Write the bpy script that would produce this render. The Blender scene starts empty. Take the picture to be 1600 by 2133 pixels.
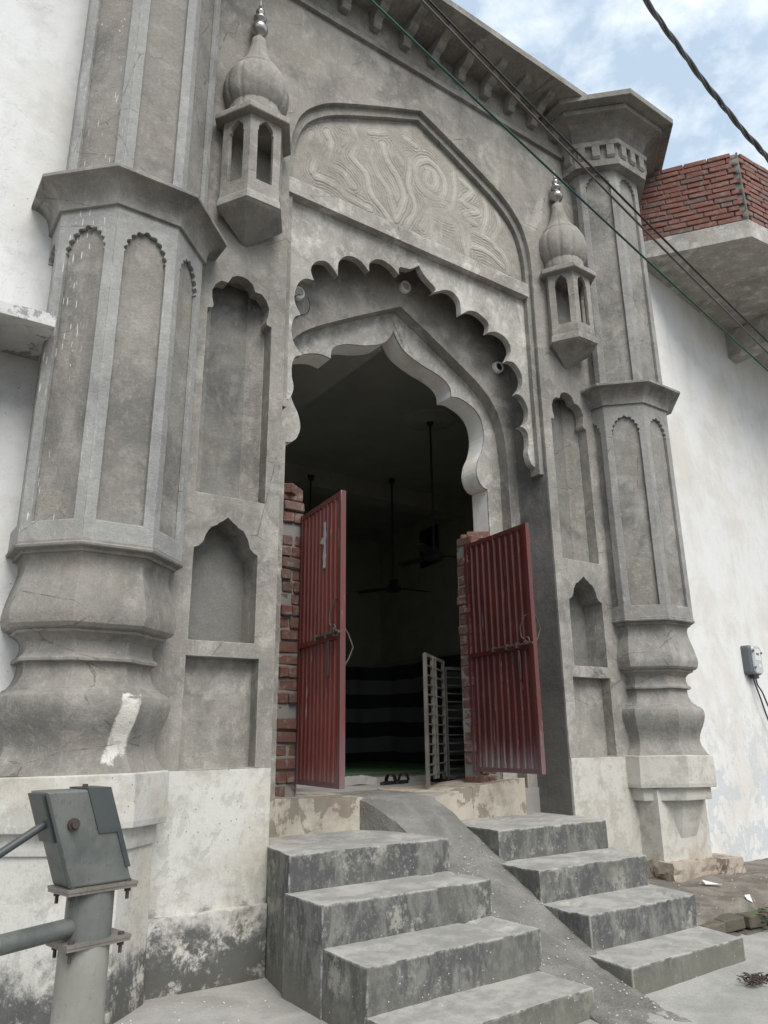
import bpy, bmesh, math, random
from mathutils import Vector, Matrix, noise, geometry
random.seed(7)
R = math.radians
scene = bpy.context.scene
COL = scene.collection

# ------------------------------------------------------------------ camera
cam = bpy.data.cameras.new('camera'); camo = bpy.data.objects.new('camera', cam); COL.objects.link(camo)
yaw, pitch, roll = R(35.02537533), R(16.95395618), R(-0.62647962)
f = Vector((math.sin(yaw)*math.cos(pitch), math.cos(yaw)*math.cos(pitch), math.sin(pitch)))
r = Vector((math.cos(yaw), -math.sin(yaw), 0)); u = r.cross(f)
r2 = r*math.cos(roll)+u*math.sin(roll); u2 = -r*math.sin(roll)+u*math.cos(roll)
M = Matrix((r2, u2, -f)).transposed().to_4x4(); M.translation = (-3.30256, -4.08215, 1.6)
camo.matrix_world = M
cam.sensor_fit = 'HORIZONTAL'; cam.sensor_width = 36; cam.lens = 36*1560/1600
cam.clip_start = 0.05; cam.clip_end = 2000
scene.camera = camo

# ------------------------------------------------------------------ sky and sun
SUN_EL, SUN_AZ = R(50), R(-8)      # azimuth measured from -y towards +x
w = bpy.data.worlds.new('World'); scene.world = w; w.use_nodes = True
nt = w.node_tree; nt.nodes.clear()
def N(nt, t, **k):
    n = nt.nodes.new(t)
    for a, b in k.items(): setattr(n, a, b)
    return n
out = N(nt, 'ShaderNodeOutputWorld'); bg = N(nt, 'ShaderNodeBackground'); bg.inputs[1].default_value = 0.085
sky = N(nt, 'ShaderNodeTexSky', sky_type='NISHITA', sun_disc=False, sun_elevation=SUN_EL)
sun_dir = Vector((math.sin(SUN_AZ)*math.cos(SUN_EL), -math.cos(SUN_AZ)*math.cos(SUN_EL), math.sin(SUN_EL)))
sky.sun_rotation = math.atan2(sun_dir.x, sun_dir.y)
sky.air_density = 1.0; sky.dust_density = 2.0; sky.ozone_density = 1.0
tc = N(nt, 'ShaderNodeTexCoord'); mp = N(nt, 'ShaderNodeMapping'); mp.inputs['Scale'].default_value = (1.0, 1.0, 1.7)
n1 = N(nt, 'ShaderNodeTexNoise'); n1.inputs['Scale'].default_value = 10; n1.inputs['Detail'].default_value = 8; n1.inputs['Roughness'].default_value = .60
n1.inputs['Distortion'].default_value = .12
n2 = N(nt, 'ShaderNodeTexNoise'); n2.inputs['Scale'].default_value = 2.0; n2.inputs['Detail'].default_value = 3
ad = N(nt, 'ShaderNodeMath', operation='MULTIPLY_ADD'); ad.inputs[1].default_value = .55
cr = N(nt, 'ShaderNodeValToRGB'); cr.color_ramp.elements[0].position = .64; cr.color_ramp.elements[1].position = .92
cr.color_ramp.elements[0].color = (0.22, .22, .22, 1); cr.color_ramp.elements[1].color = (.96, .96, .96, 1)
mx = N(nt, 'ShaderNodeMix', data_type='RGBA'); mx.inputs[7].default_value = (7.6, 8.1, 8.5, 1)
hz = N(nt, 'ShaderNodeMix', data_type='RGBA'); hz.inputs[0].default_value = .6; hz.inputs[7].default_value = (3.9, 5.4, 6.9, 1)
L = nt.links.new
L(tc.outputs['Generated'], mp.inputs[0]); L(mp.outputs[0], n1.inputs[0]); L(mp.outputs[0], n2.inputs[0])
L(n2.outputs[0], ad.inputs[0]); L(n1.outputs[0], ad.inputs[2]); L(ad.outputs[0], cr.inputs[0])
L(cr.outputs[0], mx.inputs[0]); L(sky.outputs[0], hz.inputs[6]); L(hz.outputs[2], mx.inputs[6]); L(mx.outputs[2], bg.inputs[0]); L(bg.outputs[0], out.inputs[0])
sl = bpy.data.lights.new('sun', 'SUN'); sl.energy = 2.0; sl.angle = R(38); sl.color = (1, .962, .905)
so = bpy.data.objects.new('sun', sl); COL.objects.link(so); so.rotation_euler = (-sun_dir).to_track_quat('-Z', 'Y').to_euler()
scene.view_settings.view_transform = 'Standard'; scene.view_settings.look = 'None'
scene.view_settings.exposure = 0.78; scene.view_settings.gamma = 1
scene.view_settings.use_curve_mapping = False

# ------------------------------------------------------------------ materials
class NM:
    """small node helper around one material"""
    def __init__(s, name):
        s.m = bpy.data.materials.new(name); s.m.use_nodes = True; s.t = s.m.node_tree; s.t.nodes.clear()
        s.out = s.n('ShaderNodeOutputMaterial'); s.b = s.n('ShaderNodeBsdfPrincipled'); s.l(s.b.outputs[0], s.out.inputs[0])
        s.b.inputs['Roughness'].default_value = .88
        s.g = s.n('ShaderNodeNewGeometry'); s.P = s.g.outputs['Position']
    def n(s, t, **k):
        x = s.t.nodes.new(t)
        for a, b in k.items(): setattr(x, a, b)
        return x
    def l(s, a, b): s.t.links.new(a, b)
    def put(s, sock, v):
        if hasattr(v, 'is_output') or isinstance(v, bpy.types.NodeSocket): s.l(v, sock)
        else: sock.default_value = v
    def map(s, scale, loc=(0, 0, 0), rot=(0, 0, 0), src=None):
        m = s.n('ShaderNodeMapping'); s.l(src or s.P, m.inputs[0]); m.inputs['Scale'].default_value = scale
        m.inputs['Location'].default_value = loc; m.inputs['Rotation'].default_value = rot
        return m.outputs[0]
    def noise(s, scale, detail=5, rough=.55, dist=0, vec=None):
        x = s.n('ShaderNodeTexNoise'); s.l(vec or s.P, x.inputs[0]); x.inputs['Scale'].default_value = scale
        x.inputs['Detail'].default_value = detail; x.inputs['Roughness'].default_value = rough; x.inputs['Distortion'].default_value = dist
        return x.outputs[0]
    def vor(s, scale, vec=None, feature='F1'):
        x = s.n('ShaderNodeTexVoronoi', feature=feature); s.l(vec or s.P, x.inputs[0]); x.inputs['Scale'].default_value = scale
        return x
    def ramp(s, v, a, b, lo=0, hi=1):
        x = s.n('ShaderNodeMapRange', interpolation_type='SMOOTHSTEP'); s.put(x.inputs[0], v)
        for i, q in zip((1, 2, 3, 4), (a, b, lo, hi)): x.inputs[i].default_value = q
        return x.outputs[0]
    def math(s, op, a, b=0, c=0):
        x = s.n('ShaderNodeMath', operation=op); s.put(x.inputs[0], a); s.put(x.inputs[1], b); s.put(x.inputs[2], c); return x.outputs[0]
    def mix(s, fac, a, b):
        x = s.n('ShaderNodeMix', data_type='RGBA'); s.put(x.inputs[0], fac)
        for i, q in ((6, a), (7, b)):
            if isinstance(q, tuple): x.inputs[i].default_value = (*q, 1)
            else: s.l(q, x.inputs[i])
        return x.outputs[2]
    def xyz(s, v=None):
        x = s.n('ShaderNodeSeparateXYZ'); s.l(v or s.P, x.inputs[0]); return x.outputs
    def done(s, col, rough=None, bump=None, bstr=.3, bdist=.01, bevel=0, metal=0):
        s.put(s.b.inputs['Base Color'], (*col, 1) if isinstance(col, tuple) else col)
        if rough is not None: s.put(s.b.inputs['Roughness'], rough)
        s.b.inputs['Metallic'].default_value = metal
        nrm = None
        if bevel:
            bv = s.n('ShaderNodeBevel', samples=3); bv.inputs[0].default_value = bevel; nrm = bv.outputs[0]
        if bump is not None:
            bp = s.n('ShaderNodeBump'); bp.inputs['Strength'].default_value = bstr; bp.inputs['Distance'].default_value = bdist
            s.l(bump, bp.inputs['Height'])
            if nrm: s.l(nrm, bp.inputs['Normal'])
            nrm = bp.outputs[0]
        if nrm: s.l(nrm, s.b.inputs['Normal'])
        return s.m

def cement(name, mid=(.285, .268, .238), dark=(.155, .147, .132), light=(.49, .467, .425), warm=(.30, .255, .208), drips=0, patch=False, streak=.5, bevel=.007, lightamt=.58, low=None):
    m = NM(name)
    big = m.noise(1.7, 9, .70, .3); med = m.noise(6.5, 8, .70, .2); fine = m.noise(90, 4, .75)
    stk = m.noise(1, 6, .65, vec=m.map((9, 9, .8)))
    c = m.mix(m.ramp(big, .34, .58), dark, mid)
    c = m.mix(m.math('MULTIPLY', m.ramp(m.noise(2.6, 4, .6, .8, vec=m.map((1, 1, 1), (4, 7, 2))), .5, .7), .38), c, warm)
    c = m.mix(m.math('MULTIPLY', m.ramp(med, .48, .74), lightamt), c, light)
    c = m.mix(m.math('MULTIPLY', m.ramp(stk, .5, .75), streak), c, dark)
    c = m.mix(m.math('MULTIPLY', m.ramp(m.noise(3.1, 6, .65, .6, vec=m.map((1, 1, .7), (9, 3, 5))), .54, .68), .5), c, light)
    c = m.mix(m.math('MULTIPLY', m.ramp(fine, .42, .62), .30), c, dark)
    c = m.mix(m.math('MULTIPLY', m.ramp(m.noise(38, 5, .75, .1, vec=m.map((1, 1, .5), (1, 6, 3))), .52, .68), .28), c, light)
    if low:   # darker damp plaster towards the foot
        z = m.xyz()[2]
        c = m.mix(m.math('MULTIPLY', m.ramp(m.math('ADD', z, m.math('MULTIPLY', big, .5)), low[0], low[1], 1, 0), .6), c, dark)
    sx = m.vor(46); c = m.mix(m.math('MULTIPLY', m.ramp(sx.outputs['Distance'], .07, .13, 1, 0), m.ramp(m.noise(3.5, 3), .52, .6)), c, (.085, .08, .075))
    if drips:
        v = m.vor(1, vec=m.map((60, 60, 6)))
        xm = m.math('MULTIPLY', m.ramp(m.xyz()[0], -2.58, -2.46, .9, .05), m.ramp(m.xyz()[2], 2.5, 2.7, .12, 1))
        cl = m.math('MULTIPLY', m.ramp(m.noise(1.6, 3, .5, vec=m.map((1, 1, .45), (3, 1, 8))), .44, .56), xm)
        d = m.math('MULTIPLY', m.ramp(v.outputs['Distance'], .13, .19, 1, 0), cl)
        v2 = m.vor(1, vec=m.map((38, 38, 16), (5, 3, 1)))
        d = m.math('MAXIMUM', d, m.math('MULTIPLY', m.ramp(v2.outputs['Distance'], .10, .15, 1, 0), m.math('MULTIPLY', xm, m.ramp(m.noise(2.1, 3, .5), .56, .64))))
        c = m.mix(m.math('MULTIPLY', d, drips), c, (.75, .74, .72))
    if patch:   # patch of white filler on the base moulding
        p = m.xyz(m.map((1, 1, 1), (2.205, 0, -1.675)))
        k = m.noise(11, 9, .78)
        px = m.math('ABSOLUTE', m.math('ADD', p[0], m.math('MULTIPLY', p[2], -.20)))
        a = m.ramp(m.math('ADD', px, m.math('MULTIPLY', k, .07)), .075, .087, 1, 0)
        b = m.ramp(m.math('ADD', m.math('ABSOLUTE', p[2]), m.math('MULTIPLY', k, .22)), .245, .26, 1, 0)
        c = m.mix(m.math('MULTIPLY', m.math('MULTIPLY', a, b), m.ramp(m.noise(18, 6, .7), .36, .5, .55, 1)), c, (.54, .52, .48))
    ck = m.n('ShaderNodeTexVoronoi', feature='DISTANCE_TO_EDGE'); m.l(m.map((1, 1, 1.6), (3, 2, 1)), ck.inputs[0]); ck.inputs['Scale'].default_value = 1.6
    wob = m.math('ADD', ck.outputs['Distance'], m.math('MULTIPLY', m.math('SUBTRACT', m.noise(14, 5, .7), .5), .05))
    crack = m.math('MULTIPLY', m.ramp(m.math('ABSOLUTE', wob), .0015, .004, 1, 0), m.ramp(m.noise(1.3, 3), .50, .56))
    c = m.mix(m.math('MULTIPLY', crack, .5), c, tuple(q*.45 for q in dark))
    # cement patches with a definite outline
    pt = m.n('ShaderNodeTexVoronoi', feature='F1'); m.l(m.map((1, 1, .8), (1, 9, 4)), pt.inputs[0]); pt.inputs['Scale'].default_value = 2.1
    pk = m.ramp(m.math('ADD', pt.outputs['Distance'], m.math('MULTIPLY', m.noise(9, 6, .7), .25)), .26, .275, 1, 0)
    c = m.mix(m.math('MULTIPLY', pk, .30), c, (mid[0]*1.18, mid[1]*1.20, mid[2]*1.24))
    if bevel:
        bv = m.n('ShaderNodeBevel', samples=3); bv.inputs[0].default_value = .012
        dp = m.n('ShaderNodeVectorMath', operation='DOT_PRODUCT'); m.l(bv.outputs[0], dp.inputs[0]); m.l(m.g.outputs['Normal'], dp.inputs[1])
        edge = m.math('MULTIPLY', m.ramp(dp.outputs['Value'], .82, .985, 1, 0), m.ramp(m.noise(13, 5, .65), .38, .56))
        c = m.mix(m.math('MULTIPLY', edge, .55), c, tuple(min(.8, q*1.12) for q in light))
    h = m.math('ADD', m.math('MULTIPLY', med, .9), m.math('MULTIPLY', fine, .25))
    h = m.math('ADD', h, m.math('MULTIPLY', m.noise(24, 5, .7), .45)); h = m.math('SUBTRACT', h, m.math('MULTIPLY', crack, .4))
    return m.done(c, .9, h, .6, .02, bevel)

def whitewash(name, base=(.66, .655, .63), stain=(.42, .41, .38), peel=(.36, .37, .38), mildew=0, bevel=.008, warm=(.60, .55, .46), peelamt=.6, peelz=None, msc=1, cracks=.3, pt=.56, blot=.55):
    m = NM(name)
    big = m.noise(1.3, 8, .68, .3); med = m.noise(4.5, 8, .68, .25); fine = m.noise(80, 4, .75)
    c = m.mix(m.math('MULTIPLY', m.ramp(big, .44, .62), .75), base, warm)
    c = m.mix(m.math('MULTIPLY', m.ramp(m.noise(5, 9, .75, .1, vec=m.map((1, 1, 1), (6, 1, 4))), .48, .64), blot), c, stain)
    c = m.mix(m.math('MULTIPLY', m.ramp(fine, .5, .68), .22), c, stain)
    stk = m.noise(1, 5, .6, vec=m.map((7, 7, .7)))
    c = m.mix(m.math('MULTIPLY', m.ramp(stk, .5, .8), .35), c, stain)
    pl = m.ramp(m.noise(4.5, 9, .70, .25, vec=m.map((1, 1, .8), (2, 8, 1))), pt, pt+.03)
    if peelz:
        z = m.xyz()[2]; pl = m.math('MULTIPLY', pl, m.ramp(z, peelz[0], peelz[1], 1, 0))
    c = m.mix(m.math('MULTIPLY', pl, peelamt), c, peel)
    v = m.vor(30, vec=m.map((1, 1, .8))); c = m.mix(m.math('MULTIPLY', m.ramp(v.outputs['Distance'], .08, .13, 1, 0), m.ramp(m.noise(2.2, 3), .5, .6)), c, (.2, .18, .16))
    ck = m.n('ShaderNodeTexVoronoi', feature='DISTANCE_TO_EDGE'); m.l(m.map((1, 1, 1)), ck.inputs[0]); ck.inputs['Scale'].default_value = 1.1
    c = m.mix(m.math('MULTIPLY', m.ramp(ck.outputs['Distance'], .002, .006, 1, 0), m.ramp(m.noise(1.7, 3), .6, .66, 0, cracks)), c, (.3, .28, .25))
    if mildew:
        z = m.xyz()[2]
        md = m.noise(7 * msc, 9, .78, .2); md2 = m.noise(2.2, 4, .5)
        s = m.math('ADD', m.math('ADD', z, m.math('MULTIPLY', md, .75)), m.math('MULTIPLY', md2, .35))
        k = m.ramp(s, mildew, mildew + .22, 1, 0)
        k = m.math('MULTIPLY', k, m.ramp(m.noise(9, 9, .78, .2, vec=m.map((1, 1, 1), (5, 5, 2))), .38, .50))
        c = m.mix(m.math('MULTIPLY', k, .9), c, (.05, .052, .05))
        k2 = m.ramp(m.math('ADD', z, m.math('MULTIPLY', md, .45)), .56, .76, 1, 0)
        c = m.mix(m.math('MULTIPLY', k2, .8), c, (.085, .082, .055))
    h = m.math('ADD', m.math('MULTIPLY', med, .9), m.math('MULTIPLY', fine, .12)); h = m.math('SUBTRACT', h, m.math('MULTIPLY', pl, .15))
    return m.done(c, .85, h, .45, .02, bevel)

def step_mat():
    m = NM('cement_step')
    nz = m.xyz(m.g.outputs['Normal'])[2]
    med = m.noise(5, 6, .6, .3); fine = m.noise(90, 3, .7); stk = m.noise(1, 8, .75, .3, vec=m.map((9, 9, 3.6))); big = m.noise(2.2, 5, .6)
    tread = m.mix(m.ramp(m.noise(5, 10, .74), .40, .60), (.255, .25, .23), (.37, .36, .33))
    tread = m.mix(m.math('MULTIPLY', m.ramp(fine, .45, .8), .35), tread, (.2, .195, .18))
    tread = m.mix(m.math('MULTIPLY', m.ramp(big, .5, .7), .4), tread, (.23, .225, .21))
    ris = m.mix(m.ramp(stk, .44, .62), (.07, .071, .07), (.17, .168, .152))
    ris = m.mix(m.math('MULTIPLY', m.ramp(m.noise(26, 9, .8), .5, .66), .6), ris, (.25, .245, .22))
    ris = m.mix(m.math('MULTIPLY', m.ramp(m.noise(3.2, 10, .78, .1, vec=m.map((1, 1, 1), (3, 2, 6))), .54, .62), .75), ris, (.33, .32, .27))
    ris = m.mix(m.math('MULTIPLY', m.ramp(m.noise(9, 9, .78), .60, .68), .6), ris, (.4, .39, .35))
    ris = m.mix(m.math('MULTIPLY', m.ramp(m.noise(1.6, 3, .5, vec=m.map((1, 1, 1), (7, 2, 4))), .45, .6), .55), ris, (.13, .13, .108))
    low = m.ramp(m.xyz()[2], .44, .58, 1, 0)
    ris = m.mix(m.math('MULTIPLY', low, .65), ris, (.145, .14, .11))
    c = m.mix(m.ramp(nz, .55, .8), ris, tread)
    bv = m.n('ShaderNodeBevel', samples=4); bv.inputs[0].default_value = .022
    dp = m.n('ShaderNodeVectorMath', operation='DOT_PRODUCT'); m.l(bv.outputs[0], dp.inputs[0]); m.l(m.g.outputs['Normal'], dp.inputs[1])
    edge = m.math('MULTIPLY', m.ramp(dp.outputs['Value'], .80, .985, 1, 0), m.ramp(m.noise(9, 8, .75), .44, .56))
    c = m.mix(m.math('MULTIPLY', edge, .9), c, (.56, .55, .51))
    sp = m.vor(30); c = m.mix(m.math('MULTIPLY', m.ramp(sp.outputs['Distance'], .05, .09, 1, 0), m.ramp(m.noise(3, 3), .52, .56)), c, (.7, .69, .66))
    h = m.math('ADD', m.math('MULTIPLY', med, .8), m.math('MULTIPLY', fine, .18)); h = m.math('ADD', h, m.math('MULTIPLY', stk, .25))
    return m.done(c, .88, h, .5, .02, .012)

def ground_mat(name, a, b, spk=.5, gl=.9, bump=.5, dirt=None, lane=None):
    m = NM(name)
    med = m.noise(4, 7, .62, .4); fine = m.noise(70, 4, .75); big = m.noise(1.1, 4, .5)
    c = m.mix(m.ramp(med, .35, .65), a, b)
    c = m.mix(m.math('MULTIPLY', m.ramp(fine, .4, .8), .4), c, tuple(q*.55 for q in a))
    if dirt: c = m.mix(m.ramp(big, .45, .62), c, dirt)
    if lane:  # unseen lane in front, darkened so less light bounces up to undersides
        y = m.xyz()[1]; c = m.mix(m.ramp(m.math('ADD', y, m.math('MULTIPLY', med, .4)), -2.3, -2.1, 1, 0), c, lane)
    v = m.vor(26); c = m.mix(m.math('MULTIPLY', m.ramp(v.outputs['Distance'], .06, .11, 1, 0), m.ramp(m.noise(2.5, 3), .5, .6, 0, spk)), c, (.68, .67, .63))
    h = m.math('ADD', m.math('MULTIPLY', med, .9), m.math('MULTIPLY', fine, .3))
    return m.done(c, gl, h, bump, .025)

def brick_mat(name, bases, grime, gamt=.5):
    m = NM(name)
    oi = m.n('ShaderNodeObjectInfo'); rnd = oi.outputs['Random']
    cr = m.n('ShaderNodeValToRGB'); cr.color_ramp.interpolation = 'CONSTANT'
    els = cr.color_ramp.elements
    els[0].color = (*bases[0], 1)
    for i, q in enumerate(bases[1:]):
        e = els[1] if i == 0 else els.new(0)
        e.position = (i + 1) / len(bases); e.color = (*q, 1)
    m.l(rnd, cr.inputs[0])
    med = m.noise(18, 6, .65); fine = m.noise(110, 3, .7)
    c = m.mix(m.math('MULTIPLY', m.ramp(med, .5, .66), gamt), cr.outputs[0], grime)
    c = m.mix(m.math('MULTIPLY', m.ramp(fine, .4, .8), .4), c, tuple(q*.4 for q in bases[0]))
    h = m.math('ADD', med, m.math('MULTIPLY', fine, .3))
    return m.done(c, .92, h, .6, .012)

def paint_metal(name, a, b, rust=(.10, .045, .025), chip=.5, fade=None, rough=.5, sc=1):
    m = NM(name)
    n = m.noise(5*sc, 6, .6, .3); f = m.noise(40*sc, 5, .7)
    c = m.mix(m.ramp(n, .35, .65), a, b)
    c = m.mix(m.math('MULTIPLY', m.ramp(f, .58, .68), chip), c, rust)
    run = m.noise(1, 6, .7, vec=m.map((45*sc, 45*sc, 2.5), (1, 4, 2)))
    c = m.mix(m.math('MULTIPLY', m.ramp(run, .52, .70), chip*.55), c, rust)
    sc_ = m.noise(1, 4, .8, vec=m.map((9*sc, 60*sc, 140*sc), (3, 1, 6), (.5, .3, .2)))
    c = m.mix(m.math('MULTIPLY', m.ramp(sc_, .66, .72), .35), c, tuple(min(.6, q*2.2+.05) for q in b))
    if fade:
        z = m.xyz()[2]; s = m.noise(1, 6, .7, vec=m.map((25, 25, 1.6)))
        k = m.math('MULTIPLY', m.ramp(m.math('SUBTRACT', z, m.math('MULTIPLY', s, .55)), fade[0], fade[1], 1, 0), fade[2])
        c = m.mix(k, c, (.30, .29, .30))
        k = m.math('MULTIPLY', m.ramp(m.noise(1, 5, .7, vec=m.map((40, 40, 3.0), (2, 5, 3))), .63, .69), .55)
        c = m.mix(k, c, (.42, .34, .33))
    return m.done(c, rough, m.math('ADD', n, m.math('MULTIPLY', f, .3)), .25, .006, 0)

def plain(name, c, rough=.8, metal=0, bump=30, var=.25):
    m = NM(name); n = m.noise(bump, 5, .6); n2 = m.noise(3, 4, .6)
    col = m.mix(m.math('MULTIPLY', m.ramp(n2, .35, .7), var), c, tuple(q*.5 for q in c))
    return m.done(col, rough, n, .2, .005, 0, metal)

MT = {}
MT['cement'] = cement('grey_plaster', drips=0)
MT['cement_drip'] = cement('grey_plaster_drips', mid=(.25, .234, .208), dark=(.14, .133, .12), light=(.38, .36, .33), drips=.9, patch=True)
MT['frame_plain'] = cement('grey_plaster_ribs', mid=(.285, .278, .26), dark=(.19, .185, .175), light=(.42, .41, .385), warm=(.28, .265, .24), streak=.6)
MT['frame_drip'] = cement('grey_plaster_bands', mid=(.31, .305, .29), dark=(.22, .22, .21), light=(.44, .435, .415), warm=(.31, .295, .27), drips=.8)
MT['cement_tower'] = cement('grey_plaster_tower', mid=(.25, .238, .215), dark=(.135, .129, .118), light=(.42, .40, .365), streak=.5, lightamt=.55)
MT['cement_span'] = cement('pale_plaster', mid=(.37, .352, .318), dark=(.225, .213, .19), light=(.66, .64, .595), lightamt=.95, streak=.2)
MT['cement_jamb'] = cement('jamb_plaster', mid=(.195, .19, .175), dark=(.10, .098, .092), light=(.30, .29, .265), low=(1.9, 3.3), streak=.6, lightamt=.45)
MT['relief'] = cement('relief_plaster', mid=(.31, .288, .252), dark=(.225, .207, .182), light=(.46, .44, .40), lightamt=.5, streak=.1, bevel=0)
MT['soffit'] = whitewash('white_painted_soffit', base=(.84, .84, .81), warm=(.72, .64, .52), stain=(.55, .53, .48), peelamt=.0, cracks=0, blot=.22)
MT['white'] = whitewash('white_wall_paint', base=(.66, .665, .66), stain=(.50, .495, .475), warm=(.585, .57, .535), peelamt=.0, cracks=0)
MT['white_r'] = whitewash('white_wall_peeling', base=(.67, .665, .645), stain=(.45, .435, .40), warm=(.585, .55, .505), peel=(.44, .47, .50), peelamt=.62, peelz=(1.2, 2.2), cracks=0, pt=.505, blot=.22)
MT['slab'] = whitewash('weathered_slab_paint', base=(.58, .575, .56), stain=(.22, .215, .2), warm=(.42, .40, .36), peel=(.20, .20, .19), peelamt=.8, cracks=0, pt=.53)
MT['plinth'] = whitewash('cream_plinth_paint', base=(.53, .52, .485), stain=(.29, .28, .25), warm=(.43, .385, .315), mildew=1.12, peelamt=.5, peel=(.36, .35, .31), pt=.54)
MT['plinth_r'] = whitewash('cream_plinth_paint_right', base=(.49, .475, .43), stain=(.27, .24, .195), warm=(.385, .32, .24), peelamt=.5, pt=.545, peel=(.36, .33, .28), mildew=0)
MT['sill'] = whitewash('stained_sill_paint', base=(.42, .385, .32), stain=(.23, .19, .145), warm=(.21, .15, .10), peelamt=.7, peel=(.15, .125, .095), pt=.52)
MT['rough_foot'] = whitewash('crumbling_render', base=(.36, .31, .25), stain=(.16, .125, .095), warm=(.24, .17, .125), peelamt=.9, peel=(.12, .095, .075))
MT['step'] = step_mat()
MT['ramp'] = ground_mat('rough_ramp_cement', (.18, .174, .156), (.27, .262, .237), spk=1.0, bump=1.8)
MT['ground'] = ground_mat('concrete_yard', (.27, .265, .245), (.36, .35, .325), spk=.6, bump=.5, lane=(.105, .092, .075))
MT['dirt'] = ground_mat('damp_dirt', (.13, .11, .09), (.24, .215, .18), spk=.5, bump=1.2)
MT['mortar'] = plain('mortar', (.23, .22, .205), .95, 0, 40, .4)
MT['brick'] = brick_mat('red_brick', [(.20, .085, .066), (.25, .108, .082), (.165, .078, .066), (.23, .10, .078), (.16, .10, .088), (.19, .08, .062)], (.24, .20, .18), .65)
MT['brick_jamb'] = brick_mat('dusty_brick', [(.145, .068, .052), (.17, .155, .14), (.165, .072, .052), (.14, .115, .10), (.19, .18, .165), (.125, .075, .06), (.18, .17, .155)], (.20, .185, .17), .9)
MT['brick_old'] = brick_mat('mossy_brick', [(.10, .085, .065), (.125, .105, .08), (.085, .078, .06)], (.075, .08, .05), .8)
MT['red'] = paint_metal('maroon_gate_paint', (.07, .012, .012), (.092, .018, .016), chip=.6, fade=(1.0, 1.34, .6), rough=.5)
MT['red_l'] = paint_metal('red_gate_paint', (.14, .019, .013), (.175, .028, .018), chip=.45, fade=(1.0, 1.25, .35), rough=.45)
MT['red_f'] = paint_metal('gate_frame_paint', (.11, .022, .019), (.09, .03, .028), chip=.8, fade=(1.0, 1.5, .25), rough=.5)
MT['rust'] = paint_metal('rusty_iron', (.075, .052, .044), (.045, .036, .032), chip=.6, rough=.6)
MT['grille'] = paint_metal('grey_grille_paint', (.085, .078, .068), (.13, .12, .105), chip=.7, rough=.4)
MT['pump'] = paint_metal('pump_blue_grey_paint', (.078, .085, .080), (.135, .142, .132), rust=(.06, .055, .05), chip=.6, rough=.42)
MT['pump_dark'] = paint_metal('pump_cover_paint', (.04, .047, .05), (.06, .068, .068), rust=(.08, .06, .05), chip=.4, rough=.45)
MT['pump_pipe'] = paint_metal('pump_pedestal_paint', (.21, .205, .18), (.28, .27, .24), rust=(.13, .09, .07), chip=.4, rough=.5)
MT['flange'] = paint_metal('pump_flange_steel', (.20, .185, .165), (.13, .115, .10), rust=(.09, .06, .04), chip=.7, rough=.5)
MT['finial'] = plain('finial_metal', (.42, .39, .37), .3, .85, 20, .3)
MT['lampring'] = plain('lamp_plastic', (.78, .76, .70), .4, 0, 30, .1)
MT['lamplens'] = plain('lamp_lens', (.52, .50, .45), .5, 0, 30, .1)
MT['black'] = plain('black_rubber', (.015, .015, .016), .5)
MT['dark'] = plain('dark_void', (.02, .022, .022), .8)
MT['green_wire'] = plain('green_cable', (.012, .06, .05), .45)
MT['brown_wire'] = plain('brown_cable', (.09, .07, .06), .5)
MT['grey_cable'] = plain('grey_twisted_cable', (.13, .135, .14), .4, .3)
MT['hallwall'] = plain('hall_wall_paint', (.36, .36, .27), .9, 0, 6, .3)
MT['hallceil'] = plain('hall_ceiling', (.36, .36, .33), .9, 0, 6, .3)
MT['hallfloor'] = plain('hall_floor_cement', (.30, .29, .27), .8, 0, 30, .4)
MT['cloth'] = plain('grey_cloth', (.23, .22, .21), .95, 0, 60, .3)
MT['meter'] = plain('meter_case', (.10, .115, .13), .5)
MT['meter_cover'] = plain('meter_cover', (.42, .44, .44), .25)
MT['label'] = plain('meter_label', (.62, .62, .60), .5)
MT['paper'] = plain('white_paper', (.75, .75, .73), .8)
MT['poster'] = plain('torn_paper', (.50, .53, .56), .8, 0, 30, .5)
MT['leaf'] = plain('weed_leaf', (.06, .12, .03), .6, 0, 40, .4)
MT['dryleaf'] = plain('dry_debris', (.07, .05, .035), .9, 0, 60, .4)
def mat_mat():
    m = NM('green_prayer_mat'); x = m.xyz(); n = m.noise(9, 5, .6, vec=m.map((.25, 2.5, 1)))
    c = m.mix(m.ramp(n, .4, .6), (.06, .26, .14), (.20, .24, .10)); return m.done(c, .95)
MT['prayer'] = mat_mat()
def stripe_mat():
    m = NM('striped_sheet'); z = m.xyz()[2]
    n = m.noise(.8, 2); s = m.math('FRACT', m.math('DIVIDE', m.math('SUBTRACT', m.math('ADD', z, m.math('MULTIPLY', n, .15)), 1.72), .46))
    c = m.mix(m.ramp(s, .48, .52), (.03, .033, .038), (.19, .20, .19)); return m.done(c, .95)
MT['stripe'] = stripe_mat()

# ------------------------------------------------------------------ mesh helpers
def link(o, parent=None):
    COL.objects.link(o)
    if parent is not None:
        o.parent = parent
        w_ = Vector(parent['_w']) if '_w' in parent else Vector((0, 0, 0))
        o.location = -w_ if parent.type == 'EMPTY' else (0, 0, 0)
    return o
def tag(o, label=None, cat=None, group=None, kind=None):
    for k, v in (('label', label), ('category', cat), ('group', group), ('kind', kind)):
        if v: o[k] = v
    return o
def thing(name, label, cat, loc=(0, 0, 0), group=None):
    o = bpy.data.objects.new(name, None); o.location = loc; o.empty_display_size = .2
    o['_w'] = list(loc); COL.objects.link(o); return tag(o, label, cat, group)

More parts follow.
